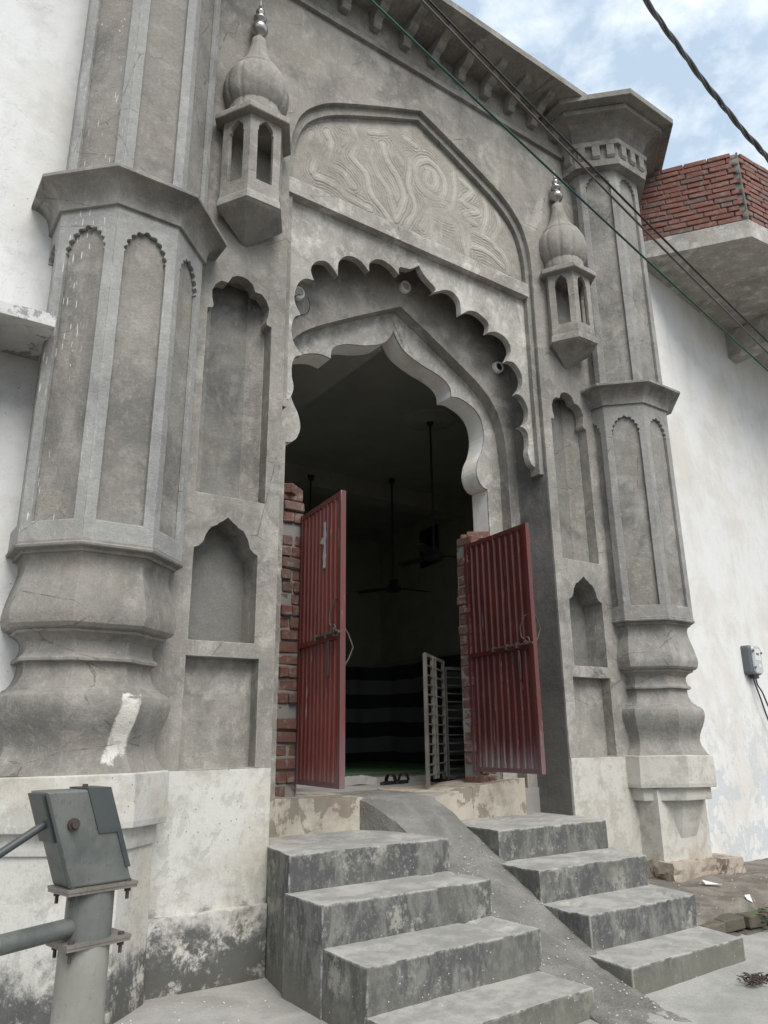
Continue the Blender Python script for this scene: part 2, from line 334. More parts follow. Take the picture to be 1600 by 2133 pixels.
class MB:
    """collects geometry in world coordinates"""
    def __init__(s): s.v = []; s.f = []; s.mi = []; s.sm = []
    def add(s, vs, fs, mi=0, sm=False):
        o = len(s.v); s.v += [tuple(p) for p in vs]
        for q in fs: s.f.append(tuple(o+i for i in q)); s.mi.append(mi); s.sm.append(sm)
        return s
    def box(s, x0, x1, y0, y1, z0, z1, M=None, mi=0):
        vs = [Vector((x, y, z)) for x in (x0, x1) for y in (y0, y1) for z in (z0, z1)]
        if M is not None: vs = [M @ p for p in vs]
        return s.add(vs, [(0, 1, 3, 2), (4, 6, 7, 5), (0, 4, 5, 1), (2, 3, 7, 6), (0, 2, 6, 4), (1, 5, 7, 3)], mi)
    def tube(s, pts, rad, n=8, cap=True, mi=0, sm=True):
        pts = [Vector(p) for p in pts]; rings = []
        rad = rad if isinstance(rad, (list, tuple)) else [rad]*len(pts)
        up = None
        for i, p in enumerate(pts):
            d = (pts[min(i+1, len(pts)-1)]-pts[max(i-1, 0)]).normalized()
            if up is None: a = d.orthogonal().normalized()
            else: a = (up-d*up.dot(d)).normalized()
            up = a; b = d.cross(a)
            rings.append([p+(a*math.cos(t)+b*math.sin(t))*rad[i] for t in [2*math.pi*k/n for k in range(n)]])
        o = [q for rg in rings for q in rg]; fs = []
        for i in range(len(pts)-1):
            for k in range(n): fs.append((i*n+k, i*n+(k+1) % n, (i+1)*n+(k+1) % n, (i+1)*n+k))
        s.add(o, fs, mi, sm)
        if cap:
            s.add(rings[0], [tuple(range(n-1, -1, -1))], mi); s.add(rings[-1], [tuple(range(n))], mi)
        return s
    def lathe(s, prof, c, n=32, mi=0, sm=True, fn=None, phase=0, smoothring=None):
        """prof: (radius, z) list; fn(angle)->radius factor"""
        vs = []; fs = []
        for (rr, z) in prof:
            for k in range(n):
                a = 2*math.pi*k/n+phase; q = rr*(fn(a, z) if fn else 1)
                vs.append((c[0]+q*math.cos(a), c[1]+q*math.sin(a), z))
        for i in range(len(prof)-1):
            for k in range(n): fs.append((i*n+k, i*n+(k+1) % n, (i+1)*n+(k+1) % n, (i+1)*n+k))
        return s.add(vs, fs, mi, sm)
    def build(s, name, mat, parent=None, jitter=0, jf=3.0):
        me = bpy.data.meshes.new(name); 
        vs = s.v
        if jitter:
            vs = [tuple(Vector(p)+noise.noise_vector(Vector(p)*jf)*jitter) for p in vs]
        me.from_pydata(vs, [], s.f)
        mats = mat if isinstance(mat, (list, tuple)) else [mat]
        for q in mats: me.materials.append(MT[q])
        me.polygons.foreach_set('material_index', s.mi); me.polygons.foreach_set('use_smooth', s.sm)
        me.update()
        o = bpy.data.objects.new(name, me)
        return link(o, parent)

def dens(loop, step=.12):
    o = []
    for i, a in enumerate(loop):
        b = loop[(i+1) % len(loop)]; d = math.hypot(b[0]-a[0], b[1]-a[1]); k = max(1, int(d/step))
        for j in range(k): o.append((a[0]+(b[0]-a[0])*j/k, a[1]+(b[1]-a[1])*j/k))
    return o
def plate(mb, outer, holes, y0, y1, mi=0, hi=None, xf=None, step=.12, jit=.0022, back=True):
    """flat plate in the xz plane between y0 (front) and y1, with holes; xf maps (x,y,z)->world"""
    loops = [dens(outer, step)]+[dens(h, step) for h in holes]
    def J(p):
        if not jit: return p
        q = noise.noise_vector(Vector((p[0]*5, 3.3, p[1]*5))); return (p[0]+q.x*jit, p[1]+q.z*jit)
    loops = [[J(p) for p in lp] for lp in loops]
    tri = geometry.tessellate_polygon([[Vector((a, b, 0)) for a, b in lp] for lp in loops])
    flat = [p for lp in loops for p in lp]; n = len(flat)
    T = xf or (lambda x, y, z: (x, y, z))
    vs = [T(a, y0, b) for a, b in flat]+[T(a, y1, b) for a, b in flat]
    fs = []
    for t in tri:
        a, b, c = [flat[i] for i in t]
        cw = (b[0]-a[0])*(c[1]-a[1])-(b[1]-a[1])*(c[0]-a[0])
        if abs(cw) < 1e-10: continue
        t = tuple(t) if cw > 0 else tuple(reversed(t))
        fs.append(t)
    mb.add(vs, fs+([tuple(n+i for i in reversed(t)) for t in fs] if back else []), mi)
    o = 0
    for k, lp in enumerate(loops):
        m_ = len(lp); ar = sum(lp[i][0]*lp[(i+1) % m_][1]-lp[(i+1) % m_][0]*lp[i][1] for i in range(m_))
        side = []
        for i in range(m_):
            a, b = o+i, o+(i+1) % m_
            q = (a, n+a, n+b, b)
            if (ar > 0) != (k == 0): q = tuple(reversed(q))
            if (k > 0): pass
            side.append(q)
        mb.add(vs, side, (hi if (hi is not None and k > 0) else mi))
        o += m_
    return mb
def mirror(half):
    """half outline from the apex to the right foot -> full outline, left foot to right foot"""
    return [(-x, z) for x, z in reversed(half) if x > .003]+[(x, z) for x, z in half]
def smooth(pts, k=4):
    o = []
    for i in range(len(pts)-1):
        p0 = pts[max(i-1, 0)]; p1 = pts[i]; p2 = pts[i+1]; p3 = pts[min(i+2, len(pts)-1)]
        for j in range(k):
            t = j/k
            o.append(tuple(.5*((2*b)+(-a+c)*t+(2*a-5*b+4*c-d)*t*t+(-a+3*b-3*c+d)*t**3) for a, b, c, d in zip(p0, p1, p2, p3)))
    return o+[pts[-1]]
def lobes(nodes, depth, k=6, ends=None):
    """arc from node to node bulging outwards (upwards/right) by depth*chord"""
    o = []
    for i in range(len(nodes)-1):
        a = Vector(nodes[i]); b = Vector(nodes[i+1]); d = b-a; nrm = Vector((-d.y, d.x))
        if isinstance(depth, (list, tuple)): dp = depth[i]
        else: dp = depth
        for j in range(k):
            t = j/k; h = math.sin(math.pi*t)**.8*dp
            o.append(tuple(a+d*t+nrm*h))
    return o+[tuple(nodes[-1])]
S2 = math.sqrt(2); TN = math.tan(R(22.5))
def octv(a, c, z):
    rr = a/math.cos(R(22.5)); return [(c[0]+rr*math.cos(R(22.5+45*k)), c[1]+rr*math.sin(R(22.5+45*k)), z) for k in range(8)]
def octprism(mb, prof, c, mi=0, capb=True, capt=True, sub=1, sm=False):
    """octagonal lathe; prof (apothem,z) bottom->top or any order"""
    vs = []; 
    for a, z in prof: vs += octv(a, c, z)
    fs = []
    up = prof[-1][1] > prof[0][1]
    for i in range(len(prof)-1):
        for k in range(8):
            q = (i*8+k, i*8+(k+1) % 8, (i+1)*8+(k+1) % 8, (i+1)*8+k)
            fs.append(q if up else tuple(reversed(q)))
    n = len(prof)-1
    if capb: fs.append(tuple(reversed(range(8))) if up else tuple(range(8)))
    if capt: fs.append(tuple(n*8+k for k in range(8)) if up else tuple(reversed([n*8+k for k in range(8)])))
    return mb.add(vs, fs, mi, sm)

def grid_face(mb, a, b, c, d, n, m, mi=0):
    """bilinear grid a-b-c-d (ccw seen from outside)"""
    vs = [(a*(1-s)*(1-t)+b*s*(1-t)+c*s*t+d*(1-s)*t) for t in [j/m for j in range(m+1)] for s in [i/n for i in range(n+1)]]
    mb.add(vs, [(j*(n+1)+i, j*(n+1)+i+1, (j+1)*(n+1)+i+1, (j+1)*(n+1)+i) for j in range(m) for i in range(n)], mi)
def hexa(mb, foot, z0, z1, cell=.05, mi=0, rnd=.012, topz=None):
    """rough block over a ccw four-cornered footprint, arrises worn round"""
    B = [Vector((x, y, z0)) for x, y in foot]
    T = [Vector((x, y, (topz[i] if topz else z1))) for i, (x, y) in enumerate(foot)]
    o = len(mb.v)
    k = lambda p, q: max(1, int((p-q).length/cell))
    nx = k(T[0], T[1]); ny = k(T[1], T[2]); nz = k(B[0], T[0])
    grid_face(mb, T[0], T[1], T[2], T[3], nx, ny, mi); grid_face(mb, B[3], B[2], B[1], B[0], nx, ny, mi)
    for i in range(4):
        j = (i+1) % 4; grid_face(mb, B[i], B[j], T[j], T[i], (nx if i % 2 == 0 else ny), nz, mi)
    for i in range(o, len(mb.v)):
        p = Vector(mb.v[i])
        q = noise.noise_vector(p*2.0)*.004+noise.noise_vector(p*19)*.0015
        # chipped arrises
        if abs(p.z-z1) < 1e-5:
            q.z -= max(0, noise.noise(p*26+Vector((3, 1, 7))))*.004+max(0, noise.noise(p*8+Vector((9, 1, 7)))-.36)*.06
        mb.v[i] = tuple(p+q)
    return mb
def frame_xf(org, ang):
    """plate frame: local x along wall direction 'ang' (radians from +x), local y into the wall"""
    c, s = math.cos(ang), math.sin(ang)
    return lambda x, y, z: (org[0]+c*x-s*y, org[1]+s*x+c*y, z)

# ================================================================== GROUND
def gz(x, y):
    z = .425+.012*math.sin(x*1.7)+.05*min(0, max(y+.9, -6))
    return z
g = MB(); xs = [-120, -60, -30, -14]+[-8+.25*i for i in range(65)]+[14, 30, 60, 120]; ys = [-120, -60, -30, -14]+[-8+.25*i for i in range(34)]+[14, 30, 60, 120]
vs = [(x, y, gz(x, y)+noise.noise(Vector((x*1.5, y*1.5, 0)))*.008) for y in ys for x in xs]; n = len(xs)
g.add(vs, [(j*n+i, j*n+i+1, (j+1)*n+i+1, (j+1)*n+i) for j in range(len(ys)-1) for i in range(n-1)], 0, True)
tag(g.build('ground', 'ground'), kind='structure')
# raised bank of damp earth to the right of the steps
def bz(x, y):
    edge = -1.02-.10*math.sin(x*2.1)
    h = .575 if y > -.5 else .575-(-.5-y)*.10
    h -= max(0, min(.06, (x-2.4)*.04))
    k = max(0, min(1, (y-edge)/.10)); k = k*k*(3-2*k)
    lo = .40-.05*min(1, max(0, edge-y))*2
    v = Vector((x, y, 0))
    return lo+(h-lo)*k+noise.noise(v*2.2)*.03+noise.noise(v*7)*.014+noise.noise(v*22)*.006
g = MB(); nx, ny = 170, 90; vs = [(.95+i*.05, -2.2+j*.0285, bz(.95+i*.05, -2.2+j*.0285)) for j in range(ny+1) for i in range(nx+1)]
# the open yard keeps its concrete in front of the steps: drop the bank below it there
vs = [(x, y, z if (y > -1.15 or x > 1.15+(-1.15-y)*.9) else .2) for x, y, z in vs]
g.add(vs, [(j*(nx+1)+i, j*(nx+1)+i+1, (j+1)*(nx+1)+i+1, (j+1)*(nx+1)+i) for j in range(ny) for i in range(nx)], 0, True)
tag(g.build('dirt_bank', 'dirt'), kind='structure')

# ================================================================== GATEWAY BUILDING
GW = thing('mosque_gateway', 'grey plastered gateway with cusped arch, niches and two engaged octagonal corner towers', 'gateway', (0, .3, .4))
MO = [(0, 6.86), (.356, 6.70), (.668, 6.55), (.945, 6.40), (1.13, 6.22), (1.215, 6.03), (1.25, 5.80), (1.25, 5.35)]
MO = MO[:3]+smooth(MO[2:], 5)[1:]
MI = [(x*.96, z-.065*(1 if z > 6.4 else max(.2, (z-5.35)/1.05))) for x, z in MO]
CU = [[(0, 5.342), (.035, 5.285), (.095, 5.235), (.155, 5.20), (.168, 5.165), (.128, 5.125)],
      [(.128, 5.125), (.205, 5.175), (.29, 5.215), (.37, 5.21), (.43, 5.15), (.436, 5.03)],
      [(.436, 5.03), (.53, 5.10), (.62, 5.115), (.70, 5.09), (.752, 5.04), (.732, 4.955)],
      [(.732, 4.955), (.83, 4.995), (.92, 4.985), (.982, 4.94), (1.0, 4.85), (.94, 4.745)],
      [(.94, 4.745), (1.02, 4.755), (1.085, 4.71), (1.12, 4.64), (1.11, 4.55), (1.035, 4.457)],
      [(1.035, 4.457), (1.10, 4.445), (1.15, 4.38), (1.165, 4.30), (1.13, 4.21), (1.048, 4.155)],
      [(1.048, 4.155), (1.11, 4.145), (1.142, 4.09), (1.140, 4.00), (1.125, 3.925), (1.15, 3.84), (1.197, 3.812)]]
def join(segs, k=4):
    o = []
    for s in segs: o += smooth(s, k)[:-1]
    return o+[segs[-1][-1]]
CUSP = join(CU)
CUSPL = join([[(0, 5.342), (.05, 5.30), (.10, 5.268), (.165, 5.255), (.205, 5.235), (.206, 5.173)],
      [(.206, 5.173), (.28, 5.225), (.36, 5.245), (.43, 5.225), (.49, 5.165), (.494, 5.088)],
      [(.494, 5.088), (.57, 5.150), (.65, 5.165), (.72, 5.135), (.775, 5.06), (.779, 4.940)],
      [(.779, 4.940), (.86, 5.02), (.93, 5.015), (.985, 4.97), (1.01, 4.90), (.984, 4.825)],
      [(.984, 4.825), (1.05, 4.815), (1.105, 4.765), (1.135, 4.68), (1.135, 4.59), (1.085, 4.501)],
      [(1.085, 4.501), (1.13, 4.47), (1.155, 4.39), (1.15, 4.31), (1.125, 4.25), (1.066, 4.19)],
      [(1.066, 4.19), (1.12, 4.16), (1.142, 4.09), (1.140, 4.00), (1.125, 3.925), (1.15, 3.84), (1.197, 3.812)]])
SM = [(0, 5.094), (.225, 4.97), (.43, 4.855), (.641, 4.735), (.857, 4.60), (1.0, 4.462), (1.085, 4.30), (1.125, 4.12), (1.14, 3.9)]
SM = SM[:4]+smooth(SM[3:], 4)[1:]+[(1.14, 1.0)]
IN = join([[(0, 4.91), (.045, 4.83), (.10, 4.77), (.178, 4.725), (.321, 4.675), (.45, 4.645), (.555, 4.60), (.606, 4.54), (.612, 4.468)],
           [(.612, 4.468), (.70, 4.478), (.80, 4.455), (.89, 4.41), (.955, 4.325), (.978, 4.18), (.945, 4.03), (.89, 3.925), (.867, 3.82), (.893, 3.735), (.94, 3.69), (.986, 3.681)]], 3)+[(.986, 1.0)]
LONG = [(0, 4.578), (.035, 4.573), (.073, 4.55), (.098, 4.497), (.145, 4.495), (.183, 4.46), (.205, 4.40), (.200, 4.345), (.188, 4.30), (.193, 4.278), (.227, 4.268)]
SMALL = [(0, 2.895), (.03, 2.868), (.062, 2.848), (.066, 2.84), (.105, 2.822), (.134, 2.775), (.150, 2.722), (.175, 2.697), (.203, 2.683)]
def off(pts, cx): return [(x+cx, z) for x, z in pts]
# front skin with the big arch cut out and the niche mouths
outer = [(-2.30, 1.457), (-1.25, 1.457)]+[(x, z) for x, z in mirror(MO)]+[(1.25, 1.457), (2.30, 1.457), (2.30, 7.64), (-2.30, 7.64)]
holes = []; holes2 = []
for s in (-1, 1):
    cx = 1.577*s
    holes.append(off([(-.227, 3.023)]+mirror(LONG)+[(.227, 3.023)], cx)); holes2.append(off([(-.2275, 3.0235), (-.2275, 4.61), (.2275, 4.61), (.2275, 3.0235)], cx))
    cx = 1.588*s
    holes.append(off([(-.203, 2.152)]+mirror(SMALL)+[(.203, 2.152)], cx)); holes2.append(off([(-.203, 2.152)]+mirror(SMALL)+[(.203, 2.152)], cx))
    holes.append(off([(-.222, 1.462), (-.222, 2.064), (.222, 2.064), (.222, 1.462)], 1.574*s))
m = MB(); plate(m, outer, holes, 0, .09, step=.10); m.build('facade_wall', 'cement', GW)
m = MB(); plate(m, outer, holes2, .09, .19, step=.14); m.build('niche_lining', 'cement', GW)
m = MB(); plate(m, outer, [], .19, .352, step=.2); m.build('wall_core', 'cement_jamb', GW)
# slanted lining inside the tall niches
for s in (-1, 1):
    m = MB()
    for q in (-1, 1):
        cx = 1.577*s
        a, b = cx+q*.2265, cx+q*.13
        pts = [(a, .10), (b, .189), (a, .189)]
        vs = [(x, y, z) for z in (3.026, 4.605) for x, y in pts]
        m.add(vs, [(0, 1, 4, 3), (0, 3, 5, 2), (0, 2, 1), (3, 4, 5)])
    m.build('niche_splay', 'cement', GW)
# jamb faces inside the arch between front skin and inner wall
m = MB()
for s in (-1, 1): m.box(min(s*1.249, s*1.32), max(s*1.249, s*1.32), .012, .35, 1.0, 5.7)
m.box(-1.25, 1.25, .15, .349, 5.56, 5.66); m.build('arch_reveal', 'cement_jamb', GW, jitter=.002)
# moulded ring and cusped panel
def horseshoe(outh, inh, zo, zi):
    o = mirror(outh); i = mirror(inh)
    return o+[(o[-1][0], zo), (i[-1][0], zo)]+list(reversed(i))+[(i[0][0], zo), (o[0][0], zo)]
MOo = [(x*1.012, z+.012) for x, z in MO]
m = MB(); plate(m, [p for p in horseshoe(MOo, MI, 3.74, 3.74)][::-1], [], .042, .150, step=.1); m.build('arch_moulding', 'cement_tower', GW)
o = mirror([(x*1.008, z+.008) for x, z in MI])
inner = [(-x, z) for x, z in reversed(CUSPL) if x > .003]+CUSP
poly = o+[(1.209, 3.80)]+list(reversed(inner))+[(-1.209, 3.80)]
m = MB(); plate(m, poly[::-1], [], .088, .148, step=.09); m.build('cusped_arch_panel', 'cement_span', GW)
# string course above the cusps
m = MB(); plate(m, [(-1.245, 5.44), (1.205, 5.44), (1.205, 5.572), (-1.245, 5.572)], [], .018, .10, step=.15); m.build('string_course', 'cement_span', GW)
# relief
def inside(x, z):
    pts = [(a, b) for a, b in MI]
    ax = abs(x)
    for i in range(len(pts)-1):
        if pts[i][0] <= ax <= pts[i+1][0]+1e-9 and pts[i+1][0] > pts[i][0]:
            t = (ax-pts[i][0])/(pts[i+1][0]-pts[i][0]); return z < pts[i][1]+(pts[i+1][1]-pts[i][1])*t-.012
    return False
STROKES = [[(-1.04, 6.13), (-1.07, 5.99), (-0.98, 5.9), (-1.01, 5.76)], [(-0.9, 6.22), (-0.83, 6.11), (-0.89, 5.91), (-0.75, 5.89), (-0.65, 5.8)],
 [(-0.67, 6.41), (-0.59, 6.28), (-0.65, 6.08), (-0.54, 6.0), (-0.5, 5.83), (-0.35, 5.71), (-0.27, 5.62)], [(-0.5, 6.21), (-0.42, 6.05), (-0.31, 5.96), (-0.25, 5.79), (-0.23, 5.69)],
 [(-0.34, 6.37), (-0.3, 6.21), (-0.19, 6.09), (-0.15, 5.92), (-0.23, 5.69)], [(-0.06, 6.35), (-0.09, 6.1), (-0.03, 5.89), (-0.12, 5.67)], [(0.1, 6.01), (0.13, 5.93), (0.04, 5.72)],
 [(0.16, 6.02), (0.33, 6.08), (0.35, 5.93), (0.2, 5.92)], [(0.42, 6.51), (0.43, 6.27), (0.4, 6.05), (0.48, 5.88), (0.53, 5.65)], [(0.51, 6.43), (0.64, 6.37), (0.52, 6.2), (0.68, 6.19), (0.53, 6.05), (0.66, 6.03)],
 [(0.78, 6.35), (0.79, 6.16), (0.73, 5.93)], [(0.57, 5.96), (0.55, 5.64)], [(0.6, 5.78), (0.79, 5.77), (0.97, 5.7)], [(0.92, 6.3), (0.95, 6.13), (0.87, 5.93), (1.02, 5.81), (1.04, 5.67)],
 [(1.1, 6.15), (1.16, 5.97), (1.19, 5.68)], [(-0.98, 5.73), (-0.82, 5.75), (-0.68, 5.69), (-0.5, 5.68)], [(0.11, 6.37), (0.19, 6.38), (0.21, 6.25), (0.16, 6.16), (0.1, 6.21), (0.13, 6.34)],
 [(0.61, 5.94), (0.75, 5.94), (0.89, 5.92)], [(-0.78, 6.41), (-0.68, 6.5)], [(-0.46, 6.44), (-0.34, 6.51)], [(-0.14, 6.56), (-0.01, 6.54)],
 [(.15+.155*math.cos(R(20*k)), 6.27+.205*math.sin(R(20*k))) for k in range(19)]]
import numpy as np
SEG = np.array([(a[0], a[1], b[0], b[1]) for st in STROKES for a, b in zip(smooth(st, 3)[:-1], smooth(st, 3)[1:])])
xs = [-1.195+.0062*i for i in range(386)]; zs = [5.571+.0062*j for j in range(199)]
def relief_field():
    ex, ey, fx, fy = SEG.T; dx, dy = fx-ex, fy-ey; dd = dx*dx+dy*dy+1e-9
    H = {}
    for j, z in enumerate(zs):
        px = []; pz = []; mm = []
        for x in xs:
            v = Vector((x*4, z*4, .3)); wv = noise.noise_vector(v)*.030+noise.noise_vector(v*3)*.012
            px.append(x+wv.x); pz.append(z+wv.y); mm.append(noise.noise(Vector((x*3.1, z*3.1, 9))))
        px = np.array(px)[:, None]; pz = np.array(pz)[:, None]; mm = np.array(mm)
        t = np.clip(((px-ex)*dx+(pz-ey)*dy)/dd, 0, 1); d = np.sqrt((px-ex-t*dx)**2+(pz-ey-t*dy)**2).min(axis=1)
        core = np.clip(1.15-d/.028, 0, 1); core = core*core*(3-2*core)
        comb = (.5+.5*np.cos(d*2*np.pi/.026))*np.exp(-d/.16)*(d > .02)
        X = np.array(xs); edge = np.clip((z-5.585)/.05, 0, 1)*np.clip((1.185-abs(X))/.05, 0, 1)*np.clip((6.80-abs(X)*.47-z-.05)/.07, 0, 1)
        H[j] = (.8*core*np.clip(.8+mm*.9, .35, 1)+.72*comb*np.clip(.85+mm, .35, 1))*edge
    return H
HF = relief_field()
idx = {}; vs = []; fs = []; hv = []
for j, z in enumerate(zs):
    for i, x in enumerate(xs):
        if inside(x, z):
            h = float(HF[j][i]); hv.append(h); idx[i, j] = len(vs); vs.append((x, .0865-.012*h-noise.noise(Vector((x*8, z*8, 1)))*.002, z))
for (i, j) in idx:
    if (i+1, j) in idx and (i, j+1) in idx and (i+1, j+1) in idx: fs.append((idx[i, j], idx[i+1, j], idx[i+1, j+1], idx[i, j+1]))
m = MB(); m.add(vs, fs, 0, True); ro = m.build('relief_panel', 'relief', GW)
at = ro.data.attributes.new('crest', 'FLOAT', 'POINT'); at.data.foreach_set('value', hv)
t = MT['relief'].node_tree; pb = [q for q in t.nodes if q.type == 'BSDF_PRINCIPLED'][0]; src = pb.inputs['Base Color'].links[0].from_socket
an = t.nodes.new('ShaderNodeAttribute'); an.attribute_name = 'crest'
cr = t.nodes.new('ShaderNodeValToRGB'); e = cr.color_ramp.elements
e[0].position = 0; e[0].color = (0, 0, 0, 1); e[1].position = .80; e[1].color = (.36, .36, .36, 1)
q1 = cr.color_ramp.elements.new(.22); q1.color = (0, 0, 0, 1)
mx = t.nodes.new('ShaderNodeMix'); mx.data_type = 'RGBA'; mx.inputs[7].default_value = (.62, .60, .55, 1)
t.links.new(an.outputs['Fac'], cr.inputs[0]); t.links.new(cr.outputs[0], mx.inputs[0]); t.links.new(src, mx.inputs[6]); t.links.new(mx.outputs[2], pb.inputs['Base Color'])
# inner walls
m = MB(); plate(m, [(-1.262, 1.0), (-1.14, 1.0)]+mirror(SM)[1:-1]+[(1.14, 1.0), (1.262, 1.0), (1.262, 5.7), (-1.262, 5.7)], [], .352, .458, step=.12); m.build('arch_surround', 'cement', GW)
m = MB(); plate(m, [(-1.30, 1.0), (-.986, 1.0)]+mirror(IN)[1:-1]+[(.986, 1.0), (1.30, 1.0), (1.30, 5.7), (-1.30, 5.7)], [], .46, .475, step=.1); m.build('inner_arch', 'cement_span', GW)
m = MB(); plate(m, [(-3.2, 1.0), (-.986, 1.0)]+mirror(IN)[1:-1]+[(.986, 1.0), (4.6, 1.0), (4.6, 5.7), (-3.2, 5.7)], [], .475, .665, step=.1); m.build('inner_arch_wall', 'soffit', GW)
# cornice
m = MB(); plate(m, [(-2.0, 7.235), (1.95, 7.235), (1.95, 7.285), (-2.0, 7.285)], [], -.035, .02, step=.2); m.build('cornice_band', 'cement_tower', GW)
m = MB(); plate(m, [(-2.3, 7.605), (2.3, 7.605), (2.3, 7.672), (-2.3, 7.672)], [], -.452, .4, step=.25, jit=.004); m.build('eave_slab', 'cement_tower', GW)
def bracket_mesh():
    prof = [(.01, 7.44), (-.055, 7.435), (-.075, 7.46), (-.07, 7.49), (-.095, 7.51), (-.13, 7.515), (-.16, 7.53), (-.175, 7.555), (-.21, 7.562), (-.25, 7.565), (-.285, 7.575), (-.30, 7.61), (.01, 7.61)]
    m = MB(); n = len(prof); prof = [(y*1.12, 7.61-(7.61-z)*1.15) for y, z in prof]; vs = [(x, y, z) for x in (-.04, .04) for y, z in prof]
    m.add(vs, [tuple(range(n)), tuple(reversed(range(n, 2*n)))]+[(i, n+i, n+(i+1) % n, (i+1) % n) for i in range(n)]); return m
b0 = bracket_mesh().build('cornice_bracket', 'cement_tower', GW)
for i in range(12):
    b = b0 if i == 0 else b0.copy()
    if i: COL.objects.link(b)
    b.location = Vector(b0.location if i else (-0, -.3, -.4)) ; b.location.x = 1.69-.313*i
# white-washed plinth of the gateway front
for s, mt in ((-1, 'plinth'), (1, 'plinth_r')):
    m = MB(); x0, x1 = sorted((s*1.252, s*2.3)); plate(m, [(x0, .2), (x1, .2), (x1, 1.456), (x0, 1.456)], [], -.006, .35, step=.12, jit=.004); m.build('plinth_wall', mt, GW)
m = MB(); hexa(m, [(-2.05, -.055), (-1.275, -.055), (-1.275, .1), (-2.05, .1)], .2, .765); m.build('plinth_band', 'plinth', GW)

# ---- corner towers
def tower(cx, s):
    """s=-1 left, +1 right"""
    c = (cx, .042); dm = 'cement_drip' if s < 0 else 'cement_tower'; pm = 'plinth' if s < 0 else 'plinth_r'
    A = .418
    core = MB(); octprism(core, [(A-.026, 2.50), (A-.026, 7.2)], c); T = core.build('corner_tower', dm, GW)
    # moulded base
    pr = [(.412, 1.462), (.405, 1.457), (.38, 1.50), (.362, 1.53), (.352, 1.57), (.357, 1.61), (.372, 1.65), (.39, 1.69), (.404, 1.73), (.412, 1.765), (.412, 1.795), (.403, 1.818), (.385, 1.835), (.362, 1.845),
          (.36, 1.853), (.343, 1.862), (.325, 1.885), (.31, 1.925), (.306, 1.972), (.306, 1.978), (.336, 1.984), (.337, 2.000), (.315, 2.018), (.306, 2.05), (.308, 2.08), (.325, 2.10), (.345, 2.112), (.362, 2.116), (.366, 2.126), (.362, 2.131), (.388, 2.138), (.403, 2.155), (.411, 2.19), (.41, 2.22), (.398, 2.28), (.38, 2.35), (.362, 2.41), (.357, 2.45), (.364, 2.485), (.38, 2.512), (.384, 2.521)]
    pr2 = []
    for i in range(len(pr)-1):
        (a, z), (b, y) = pr[i], pr[i+1]; k = max(1, int((y-z)/.02))
        for j in range(k): pr2.append((a+(b-a)*j/k, z+(y-z)*j/k))
    pr2.append(pr[-1])
    # subdivided octagon, each face very slightly uneven
    mb = MB(); nf = 6; vs = []
    for a, z in pr2:
        q = octv(a, c, z)
        for k in range(8):
            p0, p1 = Vector(q[k]), Vector(q[(k+1) % 8])
            for j in range(nf): p = p0.lerp(p1, j/nf); vs.append(p+noise.noise_vector(p*4)*.006)
    NN = 8*nf; fs = [(i*NN+k, i*NN+(k+1) % NN, (i+1)*NN+(k+1) % NN, (i+1)*NN+k) for i in range(len(pr2)-1) for k in range(NN)]
    mb.add(vs, fs, 0, False); o = mb.build('base_moulding', dm, T)
    for p in o.data.polygons: p.use_smooth = True
    for e in o.data.edges:
        pass
    import bmesh as _b
    bm = _b.new(); bm.from_mesh(o.data)
    for e in bm.edges:
        if len(e.link_faces) == 2 and e.calc_face_angle(0) > R(24): e.smooth = False
    bm.to_mesh(o.data); bm.free()
    mb = MB(); octprism(mb, [(A-.03, 2.520), (A+.006, 2.524), (A+.010, 2.536), (A+.002, 2.541), (A+.002, 2.556), (A-.002, 2.56)], c); mb.build('foot_fillet', dm, T)
    # panelled faces: lower and upper shaft
    arch = []
    W = .117; nodes = [(0, 0), (.030, -.018), (.058, -.042), (.083, -.078), (.10, -.122), (.108, -.165)]
    half = [(0, .0)]
    for i in range(len(nodes)-1):
        a = Vector(nodes[i]); b = Vector(nodes[i+1]); d = b-a; nn = Vector((-d.y, d.x))
        for j in range(1, 5):
            t = j/4; half.append(tuple(a+d*t+nn*(.42*math.sin(math.pi*t) if i else .12*math.sin(2*math.pi*t))))
    half += [(W, -.168)]
    for lo, hi, zb, za in ((2.556, 4.50, 2.655, 4.37), (4.645, 7.06, 4.66 if s < 0 else 4.66, 6.995)):
        for k in range(8):
            ang = R(45*k)
            if math.sin(ang) > .3: continue
            nx_, ny_ = math.cos(ang), math.sin(ang)
            # frame: local x tangent so that local y points inward
            tx, ty = -ny_, nx_
            org = (c[0]+nx_*A, c[1]+ny_*A)
            def xf(x, y, z, tx=tx, ty=ty, org=org, nx_=nx_, ny_=ny_): return (org[0]+tx*x-nx_*y, org[1]+ty*x-ny_*y, z)
            hw = A*TN-.0006
            mb = MB(); plate(mb, [(-hw, lo), (hw, lo), (hw, hi), (-hw, hi)], [[(-W, zb)]+[(x, z+za) for x, z in mirror(half)]+[(W, zb)]], 0, .024, xf=xf, step=.16, jit=.0016)
            mb.build('panel_frame', 'frame_drip' if s < 0 else 'frame_plain', T)
    mb = MB(); octprism(mb, [(.425, 4.475), (.437, 4.477), (.438, 4.50), (.442, 4.53), (.450, 4.56), (.464, 4.585), (.486, 4.605), (.512, 4.617), (.538, 4.622), (.549, 4.624), (.549, 4.645), (.54, 4.652), (.42, 4.652)], c)
    o = mb.build('ledge_moulding', 'cement_tower', T)
    mb = MB(); octprism(mb, [(.425, 7.02), (.505, 7.024), (.508, 7.10), (.495, 7.105), (.495, 7.24), (.535, 7.245), (.54, 7.29), (.50, 7.295), (.503, 7.34), (.518, 7.39), (.55, 7.435), (.60, 7.47), (.66, 7.49), (.705, 7.497), (.71, 7.545), (.70, 7.55)], c)
